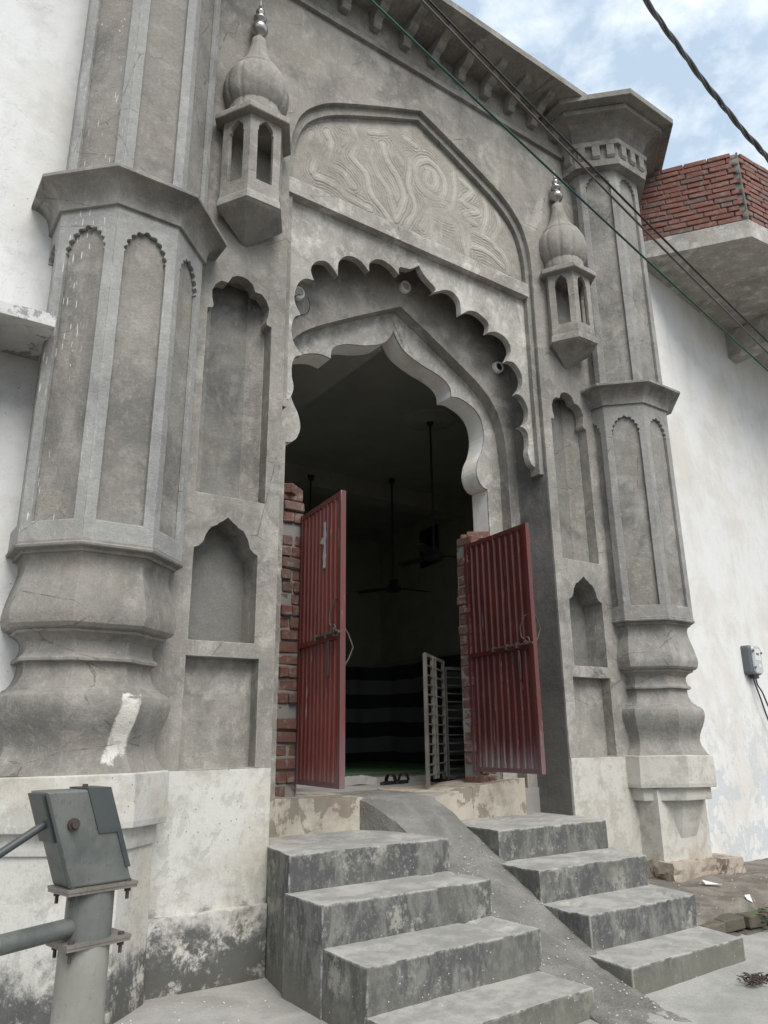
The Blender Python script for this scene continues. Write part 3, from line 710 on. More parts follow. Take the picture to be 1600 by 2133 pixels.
    o = mb.build('capital', 'cement_tower', T)
    for k in range(8):
        ang = R(45*k)
        if math.sin(ang) > .3: continue
        Mx = Matrix.Translation((c[0], c[1], 0)) @ Matrix.Rotation(ang, 4, 'Z')
        for q in (-.14, 0, .14):
            mb = MB(); mb.box(.49, .533, q-.037, q+.037, 7.125, 7.2455, Mx); mb.add([Mx @ Vector(p) for p in ((.49, q-.037, 7.095), (.49, q+.037, 7.095), (.515, q+.037, 7.10), (.515, q-.037, 7.10), (.533, q+.037, 7.125), (.533, q-.037, 7.125), (.49, q-.037, 7.125), (.49, q+.037, 7.125))], [(0, 3, 2, 1), (3, 5, 4, 2), (0, 6, 5, 3), (1, 2, 4, 7)])
            mb.build('dentil', 'cement_tower', T)
    mb = MB(); octprism(mb, [(.805, 7.552), (.812, 7.556), (.815, 7.612), (.80, 7.618)], c); mb.build('cap_slab', 'cement_tower', T)
    # plinth blocks
    mb = MB(); octprism(mb, [(.428, 1.222), (.432, 1.25), (.428, 1.455), (.42, 1.461)], c); mb.build('plinth_block', pm, T, jitter=.012, jf=3)
    mb = MB(); octprism(mb, [(.385, 1.128), (.388, 1.15), (.386, 1.224)], c); mb.build('plinth_block', pm, T, jitter=.014, jf=3)
    mb = MB()
    if s < 0: octprism(mb, [(.39, .2), (.378, .7), (.372, 1.13)], c); mb.build('plinth_foot', pm, T, jitter=.008, jf=4)
    else:
        octprism(mb, [(.05, .55), (.12, .62), (.17, .70), (.225, .80), (.27, .92), (.30, 1.03), (.312, 1.13)], c); mb.build('plinth_dish', pm, T, jitter=.004)
        mb = MB(); hexa(mb, [(1.98, -.20), (2.60, -.20), (2.60, .2), (1.98, .2)], .45, 1.215); mb.build('plinth_foot', pm, T)
    return T
tower(-2.32, -1); tower(2.32, 1)

# ---- hanging kiosks
def hexv(rr, c, z): return [(c[0]+rr*math.cos(R(60*k)), c[1]+rr*math.sin(R(60*k)), z) for k in range(6)]
def hexprism(mb, prof, c):
    vs = []
    for rr, z in prof: vs += hexv(rr, c, z)
    fs = [(i*6+k, i*6+(k+1) % 6, (i+1)*6+(k+1) % 6, (i+1)*6+k) for i in range(len(prof)-1) for k in range(6)]
    fs += [tuple(reversed(range(6))), tuple((len(prof)-1)*6+k for k in range(6))]
    mb.add(vs, fs)
def kiosk(cx):
    c = (cx, -.075); RR = .232
    mb = MB(); hexprism(mb, [(RR+.012, 4.982), (RR+.006, 5.03), (RR-.004, 5.055), (RR-.004, 5.13)], c)
    K = mb.build('wall_kiosk', 'cement', GW, jitter=.004, jf=9)
    ap = (RR-.006)*math.cos(R(30)); fw = (RR-.006)
    nar = smooth([(0, 5.652), (.028, 5.625), (.048, 5.60), (.053, 5.575), (.050, 5.56)], 3)+[(.058, 5.553)]
    for k in range(6):
        ang = R(30+60*k)
        if math.sin(ang) > .6: continue
        nx_, ny_ = math.cos(ang), math.sin(ang); tx, ty = -ny_, nx_; org = (c[0]+nx_*ap, c[1]+ny_*ap)
        def xf(x, y, z, tx=tx, ty=ty, org=org, nx_=nx_, ny_=ny_): return (org[0]+tx*x-nx_*y, org[1]+ty*x-ny_*y, z)
        hw = fw/2
        mb = MB(); plate(mb, [(-hw, 5.128), (hw, 5.128), (hw, 5.70), (-hw, 5.70)], [[(-.058, 5.15)]+mirror(nar)+[(.058, 5.15)]], 0, .03, xf=xf, step=.08, jit=.003)
        mb.build('kiosk_window', 'cement', K)
    mb = MB(); hexprism(mb, [(RR+.055, 5.668), (RR+.06, 5.675), (RR+.058, 5.715), (RR-.0, 5.74), (.16, 5.745)], c); mb.build('kiosk_roof', 'cement', K, jitter=.006, jf=8)
    rib = lambda n_: (lambda a, z: 1-.035*max(0, 1-abs(((a*n_/(2*math.pi)) % 1)-.5)*-2+0) if False else 1-.055*math.exp(-((((a*n_/(2*math.pi)+.25) % 1)-.5)/.03)**2))
    fn = rib(12)
    mb = MB(); mb.lathe([(.182, 5.74), (.190, 5.77), (.190, 5.82), (.184, 5.865)], c, 96, fn=fn); mb.build('dome_drum', 'cement', K)
    mb = MB(); mb.lathe([(.180, 5.855), (.200, 5.88), (.222, 5.93), (.234, 5.99), (.234, 6.05), (.222, 6.115), (.197, 6.17), (.172, 6.20), (.155, 6.21)], c, 96, fn=fn); mb.build('dome', 'cement', K)
    mb = MB(); mb.lathe([(.176, 6.195), (.178, 6.21), (.150, 6.245), (.115, 6.30), (.088, 6.37), (.068, 6.44), (.056, 6.50), (.052, 6.545), (.03, 6.55)], c, 96, fn=fn); mb.build('dome_petals', 'cement', K)
    dz = -.12
    mb = MB(); mb.lathe([(r_, z_+dz) for r_, z_ in [(.022, 6.66), (.02, 6.72), (.050, 6.735), (.064, 6.765), (.064, 6.785), (.050, 6.815), (.02, 6.835), (.02, 6.85), (.048, 6.865), (.050, 6.88), (.02, 6.90), (.018, 6.92), (.032, 6.935), (.033, 6.95), (.014, 6.97), (.008, 7.02), (.001, 7.09)]], c, 24); mb.build('finial', 'finial', K)
    # corbel, hollow-curved down to a point on the wall
    tip = (cx, .0, 4.83); vs = []; prof = [(1, 4.984), (.93, 4.965), (.70, 4.93), (.48, 4.89), (.28, 4.855), (.10, 4.825), (.0, 4.815)]
    for t, z in prof:
        base = hexv(RR+.012, c, z)
        for p in base: vs.append((tip[0]+(p[0]-tip[0])*t, tip[1]+(min(p[1], .05)-tip[1])*t, z))
    mb = MB(); mb.add(vs, [(i*6+k, (i+1)*6+k, (i+1)*6+(k+1) % 6, i*6+(k+1) % 6) for i in range(len(prof)-1) for k in range(6)]); mb.build('kiosk_corbel', 'cement_tower', K)
kiosk(-1.575); kiosk(1.60)

# ---- brick jambs
def brick_mesh(name, L_, W_, H_, seed, mat):
    rnd = random.Random(seed); bm = bmesh.new(); bmesh.ops.create_cube(bm, size=1)
    for v in bm.verts: v.co = Vector((v.co.x*L_, v.co.y*W_, v.co.z*H_))
    bmesh.ops.bevel(bm, geom=list(bm.edges), offset=min(H_, W_, L_)*.11, segments=1, affect='EDGES')
    for v in bm.verts: v.co += Vector([rnd.uniform(-1, 1)*.0035 for _ in range(3)])
    me = bpy.data.meshes.new(name); bm.to_mesh(me); bm.free(); me.materials.append(MT[mat]); return me
BJ = {(l, k): brick_mesh('brick', l, .19, .072, 11*k+int(l*100), 'brick_jamb') for l in (.16, .085, .115, .075) for k in range(4)}
rnd = random.Random(5)
for s in (-1, 1):
    mb = MB(); x0, x1 = sorted((s*(.822 if s < 0 else .772), s*.984)); mb.box(x0, x1, .482, .655, 1.2, 3.24 if s < 0 else 3.17); J = mb.build('brick_jamb', 'mortar', GW, jitter=.006, jf=9)
    z = 1.255; row = 0
    while z < (3.27 if s < 0 else 3.2):
        h = .083; parts = [(.16, .897)] if rnd.random() < .4 else ([(.085, .857), (.075, .945)] if row % 2 else [(.075, .85), (.085, .938)])
        for L_, cx in parts:
            o = bpy.data.objects.new('brick', BJ[(L_, rnd.randrange(4))]); link(o, J)
            o.location = (s*(cx-(.048 if s > 0 else 0)+rnd.uniform(-.010, .008)), .565+rnd.uniform(-.022, .014), z+.038); o.rotation_euler = (rnd.uniform(-.02, .02), rnd.uniform(-.03, .03), rnd.uniform(-.05, .05)+(math.pi if rnd.random() < .5 else 0))
        z += h; row += 1
    for L_, yy in ((.115, .52), (.085, .60)):
        o = bpy.data.objects.new('brick', BJ[(L_, 1)]); link(o, J); o.location = (s*.90, yy, z+.0); o.rotation_euler = (0, .1, .9*s)

# ---- threshold, sill, hall
m = MB(); hexa(m, [(-1.262, .335), (-.40, .335), (-.40, .9), (-1.262, .9)], 1.0, 1.262, topz=[1.268, 1.244, 1.25, 1.262]); m.build('threshold_sill', 'sill', GW)
m = MB(); hexa(m, [(.10, .345), (.55, .325), (.55, .9), (.10, .9)], 1.0, 1.25, topz=[1.20, 1.262, 1.26, 1.25]); m.build('threshold_sill', 'sill', GW)
m = MB(); hexa(m, [(.551, .325), (1.08, .32), (1.08, .9), (.551, .9)], 1.0, 1.30, topz=[1.266, 1.312, 1.30, 1.26]); m.build('threshold_sill', 'sill', GW)
m = MB(); m.box(-3.2, 4.6, .34, 7.4, 1.02, 1.236); m.build('hall_floor', 'hallfloor', GW)
m = MB(); hexa(m, [(-1.1, 1.75), (3.2, 1.75), (3.2, 1.95), (-1.1, 1.95)], 1.23, 1.275); m.build('floor_kerb', 'hallfloor', GW, jitter=.01)
m = MB(); m.box(-3.2, 4.6, 7.0, 7.2, 1.2, 5.15); m.box(-3.2, -3.0, .67, 7.0, 1.2, 5.15); m.add([(3.55, .67, 1.2), (4.36, 7.0, 1.2), (4.36, 7.0, 5.15), (3.55, .67, 5.15), (4.8, .67, 1.2), (4.8, 7, 1.2), (4.8, 7, 5.15), (4.8, .67, 5.15)], [(0, 3, 2, 1), (4, 5, 6, 7), (3, 7, 6, 2)]); m.build('hall_wall', 'hallwall', GW)
m = MB(); m.box(-3.2, 4.8, .665, 7.2, 5.12, 5.3); m.build('hall_ceiling', 'hallceil', GW)
m = MB(); m.box(-.55, .02, .67, 7.0, 4.83, 5.125); m.build('ceiling_beam', 'hallceil', GW)
m = MB(); m.box(-3.0, 4.3, 4.2, 4.5, 4.86, 5.118); m.build('ceiling_beam', 'hallceil', GW)
m = MB(); m.lathe([(.30, 5.12), (.29, 5.10), (.24, 5.105), (.20, 5.09), (.12, 5.10), (.10, 5.085), (.001, 5.085)], (1.69, 2.1), 40); m.build('ceiling_rose', 'hallceil', GW)
m = MB(); m.box(-2.4, 4.8, .66, 8, 7.50, 7.60); m.box(-2.4, -2.2, .36, 8, 5.3, 7.5); m.box(4.6, 4.8, .66, 8, 5.3, 7.5); m.box(-2.4, 4.8, 7.9, 8, 1, 7.5); m.build('roof_slab', 'cement_tower', GW)
# framed window in the hall's side wall (dark glass)
def on_side(t, z, off_=0):   # t along the slanted hall side wall
    a = Vector((3.55, .67, 0)); b = Vector((4.36, 7.0, 0)); d = (b-a).normalized(); n_ = Vector((-d.y, d.x, 0)); p = a+d*t+n_*off_; return (p.x, p.y, z)
m = MB()
for t0, t1, z0, z1 in ((4.32, 4.37, 4.31, 4.92), (4.79, 4.84, 4.31, 4.92), (4.32, 4.84, 4.31, 4.36), (4.32, 4.84, 4.87, 4.92), (4.55, 4.59, 4.31, 4.92)):
    vs = [on_side(t, z, o_) for o_ in (.0, .05) for z in (z0, z1) for t in (t0, t1)]
    m.add(vs, [(4, 5, 7, 6), (0, 2, 3, 1), (0, 1, 5, 4), (2, 6, 7, 3), (0, 4, 6, 2), (1, 3, 7, 5)])
W_ = m.build('hall_window', 'dark', GW)
m = MB(); m.add([on_side(4.33, 4.32, .01), on_side(4.83, 4.32, .01), on_side(4.83, 4.91, .01), on_side(4.33, 4.91, .01)], [(0, 1, 2, 3)]); m.build('window_pane', 'dark', W_)

# ================================================================== STEPS
ST = thing('entrance_steps', 'grey cement entrance steps with worn edges, split by a sloping ramp', 'steps', (-.1, -.6, .42))
ZL = [1.045, .871, .692, .512]; YL = [-.405, -.765, -1.125, -1.46]; XL = [-1.336, -1.351, -1.344, -1.349]; XR = [-.262, -.272, -.282, -.305]
yb = [.36]+[y+.012 for y in YL[:-1]]
for i in range(4):
    m = MB(); hexa(m, [(XL[i], YL[i]), (XR[i], YL[i]+.035), (XR[i]-.004, yb[i]+(.035 if i else 0)), (XL[i] if i else -1.255, yb[i] if i else .36)], .15, ZL[i], .045)
    if i == 0:
        m = MB(); hexa(m, [(XL[0], YL[0]), (XR[0], YL[0]+.035), (XR[0]-.02, -.01), (-1.262, -.01)], .15, ZL[0], .045); hexa(m, [(-1.2485, -.012), (XR[0]-.02, -.012), (XR[0]-.10, .36), (-1.2485, .36)], .9, ZL[0]+.001, .06)
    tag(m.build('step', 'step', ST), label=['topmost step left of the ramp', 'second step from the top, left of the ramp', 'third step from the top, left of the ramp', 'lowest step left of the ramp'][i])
YR = [-.342, -.715, -1.075, -1.375]; X0 = [.165, .118, .105, .035]; X1 = [1.185, 1.095, 1.045, 1.0]; XB = [1.262, 1.235, 1.115, 1.06]
yb = [-.008]+[y+.012 for y in YR[:-1]]; ZR = [1.052, .873, .70, .528]
for i in range(4):
    m = MB(); hexa(m, [(X0[i], YR[i]), (X1[i], YR[i]), (XB[i], yb[i]), (X0[i]+.01, yb[i])], .15, ZR[i], .045)
    if i == 0: hexa(m, [(X0[0]+.01, -.009), (1.2485, -.009), (1.2485, .352), (X0[0]+.03, .352)], .9, ZR[0]+.001, .06)
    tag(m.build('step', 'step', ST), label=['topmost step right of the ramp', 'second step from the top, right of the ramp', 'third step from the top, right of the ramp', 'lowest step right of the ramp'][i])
# ramp
prof = [(.95, 1.238, -.45, .16), (.345, 1.236, -.43, .13), (.15, 1.15, -.345, .19), (-.02, 1.055, -.30, .20), (-.36, .885, -.285, .19), (-.74, .705, -.29, .14), (-1.10, .53, -.31, .125), (-1.42, .425, -.34, .06), (-1.75, .372, -.38, .02), (-2.1, .34, -.42, -.02)]
pf = smooth(prof, 12); m = MB(); nx = 26; vs = []
for y, z, a, b in pf:
    for i in range(nx+1):
        t = i/nx; x = a+(b-a)*t; e = min(t, 1-t)*nx
        p = Vector((x, y, z)); h = noise.noise(p*5)*.014+noise.noise(p*19)*.012+noise.noise(p*41)*.006
        vs.append((x+noise.noise(p*6)*.01, y, z+h*min(1, .35+max(0, -y*3)) - (.012 if e < .5 else 0)))
n_ = len(pf)
fs = [(j*(nx+1)+i, (j+1)*(nx+1)+i, (j+1)*(nx+1)+i+1, j*(nx+1)+i+1) for j in range(n_-1) for i in range(nx)]
m.add(vs, fs, 0, True)
for k in (0, nx):
    sv = [vs[j*(nx+1)+k] for j in range(n_)]+[(vs[j*(nx+1)+k][0], vs[j*(nx+1)+k][1], .15) for j in range(n_)]
    m.add(sv, [(j, j+1, n_+j+1, n_+j) for j in range(n_-1)])
m.build('ramp', 'ramp', ST)

# ================================================================== METAL GATES
def gate(name, label, hx, hy, fx, fy, z0, mat, cs, paper=False):
    """hinge (hx,hy), free edge (fx,fy); cs = side (+1/-1) of the outer face relative to local y"""
    G = thing(name, label, 'gate', (hx, hy, z0), 'maroon sheet metal gate leaves')
    d = Vector((fx-hx, fy-hy, 0)); W = d.length; d.normalize(); nn = Vector((-d.y, d.x, 0)); H = 1.80
    Mx = Matrix(((d.x, nn.x, 0, hx), (d.y, nn.y, 0, hy), (0, 0, 1, z0), (0, 0, 0, 1)))
    m = MB(); n = 10; vs = []; prof = []
    pitch = (W-.05)/n
    for i in range(n):
        x = .025+i*pitch; prof += [(x, -.004), (x+pitch*.22, -.004), (x+pitch*.36, .014), (x+pitch*.86, .014), (x+pitch, -.004)]
    zs = [.03, .45, .9, 1.35, 1.772]
    for z in zs:
        for x, y in prof:
            p = Vector((x*3, z*3, hx)); vs.append(Mx @ Vector((x, y*-cs*-1+noise.noise(p)*.006+noise.noise(p*3)*.002, z)))
    k = len(prof); fs = [(j*k+i, j*k+i+1, (j+1)*k+i+1, (j+1)*k+i) for j in range(len(zs)-1) for i in range(k-1)]
    m.add(vs, fs); m.build('corrugated_sheet', mat, G)
    m = MB()
    for a in ((0, .03, -.018, .018, 0, H), (W-.036, W, -.018, .018, 0, H), (.03, W-.036, -.014, .016, 0, .032), (.03, W-.036, -.014, .016, H-.034, H)): m.box(*a, Mx)
    m.build('gate_frame', 'red_f', G, jitter=.0015, jf=6)
    m = MB(); m.box(.03, W-.036, cs*.010-.012, cs*.010+.012, .86, .892, Mx); m.build('middle_rail', mat, G)
    # sliding bolt and hasp
    q = cs
    m = MB(); m.tube([Mx @ Vector((x, q*.036, .895)) for x in (.30, .42, .54, W+.02)], .009, 8)
    for x in (.34, .5, .62): m.box(x, x+.018, q*.036-.018, q*.036+.018, .872, .915, Mx)
    m.build('sliding_bolt', 'rust', G)
    m = MB(); m.tube([Mx @ Vector((W-.03+.026*math.sin(t), q*.05, .915+.026*math.cos(t))) for t in [i*R(30) for i in range(13)]], .005, 6, cap=False); m.build('bolt_ring', 'rust', G)
    m = MB(); m.tube([Mx @ Vector((W-.15+.02*math.sin(t)*.4, q*.030, .75+.11*math.cos(t))) for t in [i*R(20) for i in range(19)]], .006, 6, cap=False); m.build('padlock_hasp', 'rust', G)
    for sgn, zc in ((1, 1.0), (-1, .80 if paper else 1.0)):
        m = MB(); pts = [(W-.05, zc+.11), (W-.065, zc+.095), (W-.10, zc+.02), (W-.095, zc-.05), (W-.05, zc-.10)]
        if sgn < 0: pts = [(W-.025, zc+.13), (W-.025, zc+.09), (W-.025, zc+.01), (W-.025, zc-.06), (W-.025, zc-.11)]
        oy = [.012, .025, .04, .04, .012] if sgn > 0 else [.012, .04, .075, .045, .012]
        m.tube([Mx @ Vector((x, sgn*cs*(o+.006), z)) for (x, z), o in zip(pts, oy)], .0055, 7); m.build('handle', 'rust', G)
    for z in (.25, 1.5):
        m = MB(); m.tube([Mx @ Vector((-.012, 0, z)), Mx @ Vector((-.012, 0, z+.09))], .014, 10); m.build('hinge', 'rust', G)
    if paper:
        m = MB(); rr = random.Random(3); L_ = []; Rr = []
        for i in range(13):
            z = 1.34+.31*i/12; L_.append((W*.60+rr.uniform(-.008, .008), z)); Rr.append((W*.66+rr.uniform(-.006, .008), z))
        vs = [Mx @ Vector((x, cs*.0175, z)) for x, z in L_]+[Mx @ Vector((x, cs*.0175, z)) for x, z in Rr]
        m.add(vs, [(i, 13+i, 14+i, i+1) for i in range(12)])
        vs = [Mx @ Vector((x, cs*.0178, z)) for x, z in ((W*.52, 1.52), (W*.60, 1.50), (W*.61, 1.54), (W*.57, 1.555))]; m.add(vs, [(0, 1, 2, 3)]); m.build('torn_poster', 'poster', G)
    return G
gate('metal_gate', 'left gate leaf of bright red corrugated sheet with a torn paper strip', -.832, .452, -.902, -.21, 1.335, 'red_l', -1, True)
gate('metal_gate', 'right gate leaf of dark maroon corrugated sheet, scuffed pale along the bottom', .775, .545, .712, -.238, 1.365, 'red', -1)

# inner grille leaves
def grille(label, a, b, z0, z1, n=12, ups=True):
    a = Vector((*a, 0)); b = Vector((*b, 0)); d = (b-a); W = d.length; d.normalize(); nn = Vector((-d.y, d.x, 0))
    G = thing('grille_gate', label, 'grille gate', (a.x, a.y, z0), 'low open grille leaves behind the gates')
    Mx = Matrix(((d.x, nn.x, 0, a.x), (d.y, nn.y, 0, a.y), (0, 0, 1, z0), (0, 0, 0, 1))); H = z1-z0
    for x, wd, ex in ((0, .028, .06), (W*.36, .015, 0), (W*.50, .015, 0), (W-.028, .028, 0))[:4 if ups else 1]:
        m = MB(); m.box(x, x+wd, -.014, .014, -.0 - (0 if ex == 0 else .05), H+(.0), Mx); m.build('upright', 'grille', G)
    for i in range(n+1):
        z = .03+(H-.05)*i/n; m = MB(); m.box(.01, W-.01, -.006, .006, z, z+(.026 if i in (n,) else .0105), Mx); m.build('crossbar', 'grille', G)
    return G
grille('low grey grille leaf standing open edge-on in the doorway', (.35, .60), (.88, 1.02), 1.31, 2.25)
grille('low grey grille leaf behind, reaching to the right brick jamb', (.90, 1.05), (1.45, .98), 1.33, 2.20, ups=False)

# ================================================================== INSIDE THE HALL
def fan(x, y, zt, zb, ang, label):
    F = thing('ceiling_fan', label, 'ceiling fan', (x, y, zt), 'ceiling fans in the dark hall')
    m = MB(); m.tube([(x, y, zt), (x, y, zb)], .012, 8); m.build('down_rod', 'dark', F)
    m = MB(); m.lathe([(.02, zb+.10), (.05, zb+.08), (.055, zb+.03), (.10, zb+.01), (.11, zb-.03), (.08, zb-.06), (.001, zb-.065)], (x, y), 20); m.build('motor', 'dark', F)
    m = MB(); m.lathe([(.001, zt), (.05, zt-.01), (.03, zt-.07), (.012, zt-.08)], (x, y), 16); m.build('canopy', 'dark', F)
    for k in range(3):
        Mx = Matrix.Translation((x, y, zb-.01)) @ Matrix.Rotation(ang+k*2*math.pi/3, 4, 'Z') @ Matrix.Rotation(.12, 4, 'X')
        m = MB(); m.box(.10, .56, -.055, .055, -.004, .004, Mx); m.build('blade', 'dark', F)
fan(1.69, 2.1, 5.12, 3.52, R(-25), 'dark ceiling fan on a long rod nearest the right wall')
fan(2.50, 4.0, 5.12, 3.57, R(-5), 'dark ceiling fan on a long rod hanging lower in the middle of the doorway view')
fan(1.12, 3.85, 4.86, 3.4, R(10), 'dark fan rod hanging behind the red left gate leaf')
m = MB(); m.box(-2.8, 4.1, 3.2, 6.9, 1.237, 1.262); tag(m.build('prayer_mat', 'prayer'), 'green prayer mats covering the hall floor beyond the doorway', 'mat')
m = MB(); vs = []; path = smooth([(-1.5, 6.85), (1.5, 6.82), (3.4, 6.80), (4.12, 6.55), (4.02, 5.2), (3.86, 3.8), (3.70, 2.4), (3.58, 1.5)], 14); K_ = len(path)
for j in range(26):
    for i, (x, y) in enumerate(path):
        vs.append((x+.025*math.sin(i*.9), y+.025*math.cos(i*1.1), 1.265+j*.0625+.03*math.sin(i*.16)*(j/25)))
m.add(vs, [(j*K_+i, j*K_+i+1, (j+1)*K_+i+1, (j+1)*K_+i) for j in range(25) for i in range(K_-1)], 0, True); tag(m.build('striped_sheet', 'stripe'), 'dark cloth with broad pale stripes hung along the lower hall walls', 'sheet')
m = MB(); vs = []
for j in range(16):
    for i in range(12):
        t = i/11; vs.append((-.62+t*(.30-.06*j/15)+.015*math.sin(i*1.7), 1.15+.05*math.sin(i*2.1)+.02*math.sin(j), 1.42+j*.045))
m.add(vs, [(j*12+i, j*12+i+1, (j+1)*12+i+1, (j+1)*12+i) for j in range(15) for i in range(11)], 0, True); tag(m.build('hanging_cloth', 'cloth'), 'pale grey cloth hanging in the dark just behind the left gate leaf', 'cloth')
# sandals by the kerb
def sandal(x, y, a, label):
    S = thing('sandal', label, 'sandal', (x, y, 1.236), 'dark sandals left inside the doorway')
    Mx = Matrix.Translation((x, y, 1.238)) @ Matrix.Rotation(a, 4, 'Z')
    out_ = [(.13*math.cos(t), .045*math.sin(t)*(1.1 if math.cos(t) > 0 else .85)) for t in [i*R(18) for i in range(20)]]
    m = MB(); n = 20; m.add([Mx @ Vector((p[0], p[1], z)) for z in (0, .022) for p in out_], [tuple(reversed(range(n))), tuple(range(n, 2*n))]+[(i, (i+1) % n, n+(i+1) % n, n+i) for i in range(n)]); m.build('sole', 'black', S)
    m = MB(); vs = []
    for x0 in (.00, .075):
        for t in [i*math.pi/10 for i in range(11)]: vs.append(Mx @ Vector((x0+.02, .045*math.cos(t), .02+.065*math.sin(t))))
    m.add(vs, [(i, i+1, 12+i, 11+i) for i in range(10)], 0, True); m.build('strap', 'black', S)
sandal(.62, 1.50, .5, 'dark sandal with arched strap, left one of the pair at the kerb')
sandal(.80, 1.55, .6, 'dark sandal with arched strap, right one of the pair at the kerb')
sandal(1.22, 1.50, 2.0, 'dark sandal half hidden behind the low grille')
m = MB(); hexa(m, [(.12, 1.60), (.55, 1.55), (.58, 1.72), (.15, 1.74)], 1.236, 1.30, .04); tag(m.build('rubble', 'hallfloor', jitter=.02, jf=12), 'broken lump of mortar lying against the hall kerb', 'rubble')

# ================================================================== ARCH LAMPS
def lamp(x, z, label, broken=False):
    Lm = thing('arch_lamp', label, 'lamp', (x, .35, z), 'round white lamps under the cusped arch')
    def ring(prof, nm, mt):
        m = MB(); vs = []; n = 28
        for rr, y in prof:
            for k in range(n): a = 2*math.pi*k/n; vs.append((x+rr*math.cos(a), y, z+rr*math.sin(a)))
        m.add(vs, [(i*n+k, i*n+(k+1) % n, (i+1)*n+(k+1) % n, (i+1)*n+k) for i in range(len(prof)-1) for k in range(n)], 0, True); return m.build(nm, mt, Lm)
    ring([(.055, .352), (.055, .325), (.051, .313), (.037, .311), (.034, .317)], 'lamp_ring', 'lampring')
    ring([(.034, .318), (.001, .3182)], 'lamp_lens', 'dark' if broken else 'lamplens')
lamp(.035, 5.285, 'round white lamp at the crown of the arch, lens intact')
lamp(1.075, 4.83, 'round white lamp low on the right of the arch, lens broken', True)
LM = lamp(-.985, 4.85, 'round white lamp half hidden at the left end of the arch')
m = MB(); m.tube([(-.95+.075*math.cos(t)*(1 if t < 4.5 else .9), .325-.02*math.sin(t), 4.76+.075*math.sin(t)) for t in [1.9+i*.3 for i in range(19)]], .003, 5); tag(m.build('loose_wire', 'black'), 'thin loop of loose black wire hanging below the left arch lamp', 'wire')

# ================================================================== NEIGHBOURING HOUSES
HL = thing('white_house', 'white rendered house with a projecting concrete sunshade, left of the gateway', 'house', (-5, .2, .4))
m = MB(); m.box(-12, -2.42, .13, 4.0, .1, 11); m.build('wall', 'white', HL)
m = MB(); hexa(m, [(-6.0, -.30), (-2.724, -.30), (-2.724, .2), (-6.0, .2)], 3.665, 3.735, .06); m.build('sunshade_slab', 'slab', HL, jitter=.004, jf=7)
m = MB(); hexa(m, [(-3.6, -.26), (-2.995, -.26), (-2.995, .14), (-3.6, .14)], 3.36, 3.66, .08); m.build('shade_beam', 'slab', HL)
m = MB(); hexa(m, [(-6.0, -.10), (-2.60, -.10), (-2.60, .2), (-6.0, .2)], .1, 1.20, .08); m.build('foot_wall', 'plinth', HL)
HR = thing('white_house', 'white house with a balcony of exposed red brick, right of the gateway', 'house', (4, .2, .5))
wa = math.atan(.146)
def wp(x): return (x, .03+.146*(x-3.2))
m = MB(); a = wp(2.45); b = wp(12); m.add([(a[0], a[1], .2), (b[0], b[1], .2), (b[0], b[1], 6.46), (a[0], a[1], 6.46), (a[0], a[1]+.18, .2), (b[0], b[1]+.18, .2), (b[0], b[1]+.18, 6.46), (a[0], a[1]+.18, 6.46)], [(0, 1, 2, 3), (5, 4, 7, 6), (4, 0, 3, 7), (1, 5, 6, 2), (3, 2, 6, 7)]); m.build('wall', 'white_r', HR)
m = MB(); hexa(m, [(1.95, -.30), (2.93, -.27), (2.93, .2), (1.95, .2)], .4, .665, .04, topz=[.70, .655, .655, .70]); m.build('rough_foot', 'rough_foot', HR, jitter=.022, jf=17)
C = Vector((3.483, -.95, 0)); LD = Vector((-.576, .817, 0)); RD = Vector((.9962, -.0872, 0)).normalized()
def poly_prism(m, pts, z0, z1, mi=0):
    n = len(pts); m.add([(p[0], p[1], z) for z in (z0, z1) for p in pts], [tuple(reversed(range(n))), tuple(range(n, 2*n))]+[(i, (i+1) % n, n+(i+1) % n, n+i) for i in range(n)], mi)
Lend = C+LD*1.38; Rend = C+RD*6
m = MB()
pts = [tuple(C)[:2], tuple(Rend)[:2], (9.5, 2.0), (2.9, 2.0), tuple(Lend)[:2]]
poly_prism(m, pts, 6.45, 6.655); m.build('balcony_slab', 'cement_span', HR, jitter=.003)
m = MB(); hexa(m, [(5.02, -.9), (5.25, -.9), (5.25, 1.0), (5.02, 1.0)], 6.1, 6.449, .1); m.build('balcony_beam', 'cement_span', HR)
PR = MB(); inn = .011
def ofs(P, D, t, o): n_ = Vector((-D.y, D.x, 0)) if D is RD else Vector((D.y, -D.x, 0)); return P+D*t+n_*o
q = [ofs(C, LD, .0, .0)+Vector((.02, .03, 0)), ofs(C, RD, 3.6, inn), ofs(C, RD, 3.6, .22), ofs(C, RD, .2, .22)+Vector((0, .1, 0)), ofs(C, LD, 1.30, .22), ofs(C, LD, 1.30, inn)]
poly_prism(PR, [tuple(p)[:2] for p in [q[0], q[1], q[2], q[3], q[4], q[5]]], 6.655, 7.50); par = PR.build('parapet', 'mortar', HR)
BR = {(L_, k): brick_mesh('brick', L_, .10, .056, 31*k+int(L_*1000), 'brick') for L_ in (.222, .107) for k in range(4)}
rnd = random.Random(11); rows = 13; hp = .0658
for D, tot in ((LD, 1.25), (RD, 2.3)):
    for r_ in range(rows):
        t = .004+(0 if r_ % 2 else .06); z = 6.663+hp*r_+.030
        first = True
        while t < tot:
            L_ = .107 if (first and r_ % 2) or rnd.random() < .13 else .222; first = False
            if t+L_ > tot+.1: L_ = .107
            p = ofs(C, D, t+L_/2, .055+rnd.uniform(-.004, .004))
            o = bpy.data.objects.new('brick', BR[(L_, rnd.randrange(4))]); link(o, par)
            o.location = (p.x, p.y, z+rnd.uniform(-.003, .003)); o.rotation_euler = (rnd.uniform(-.015, .015), rnd.uniform(-.012, .012), math.atan2(D.y, D.x)+rnd.uniform(-.012, .012)+(math.pi if rnd.random() < .5 else 0))
            t += L_+.011
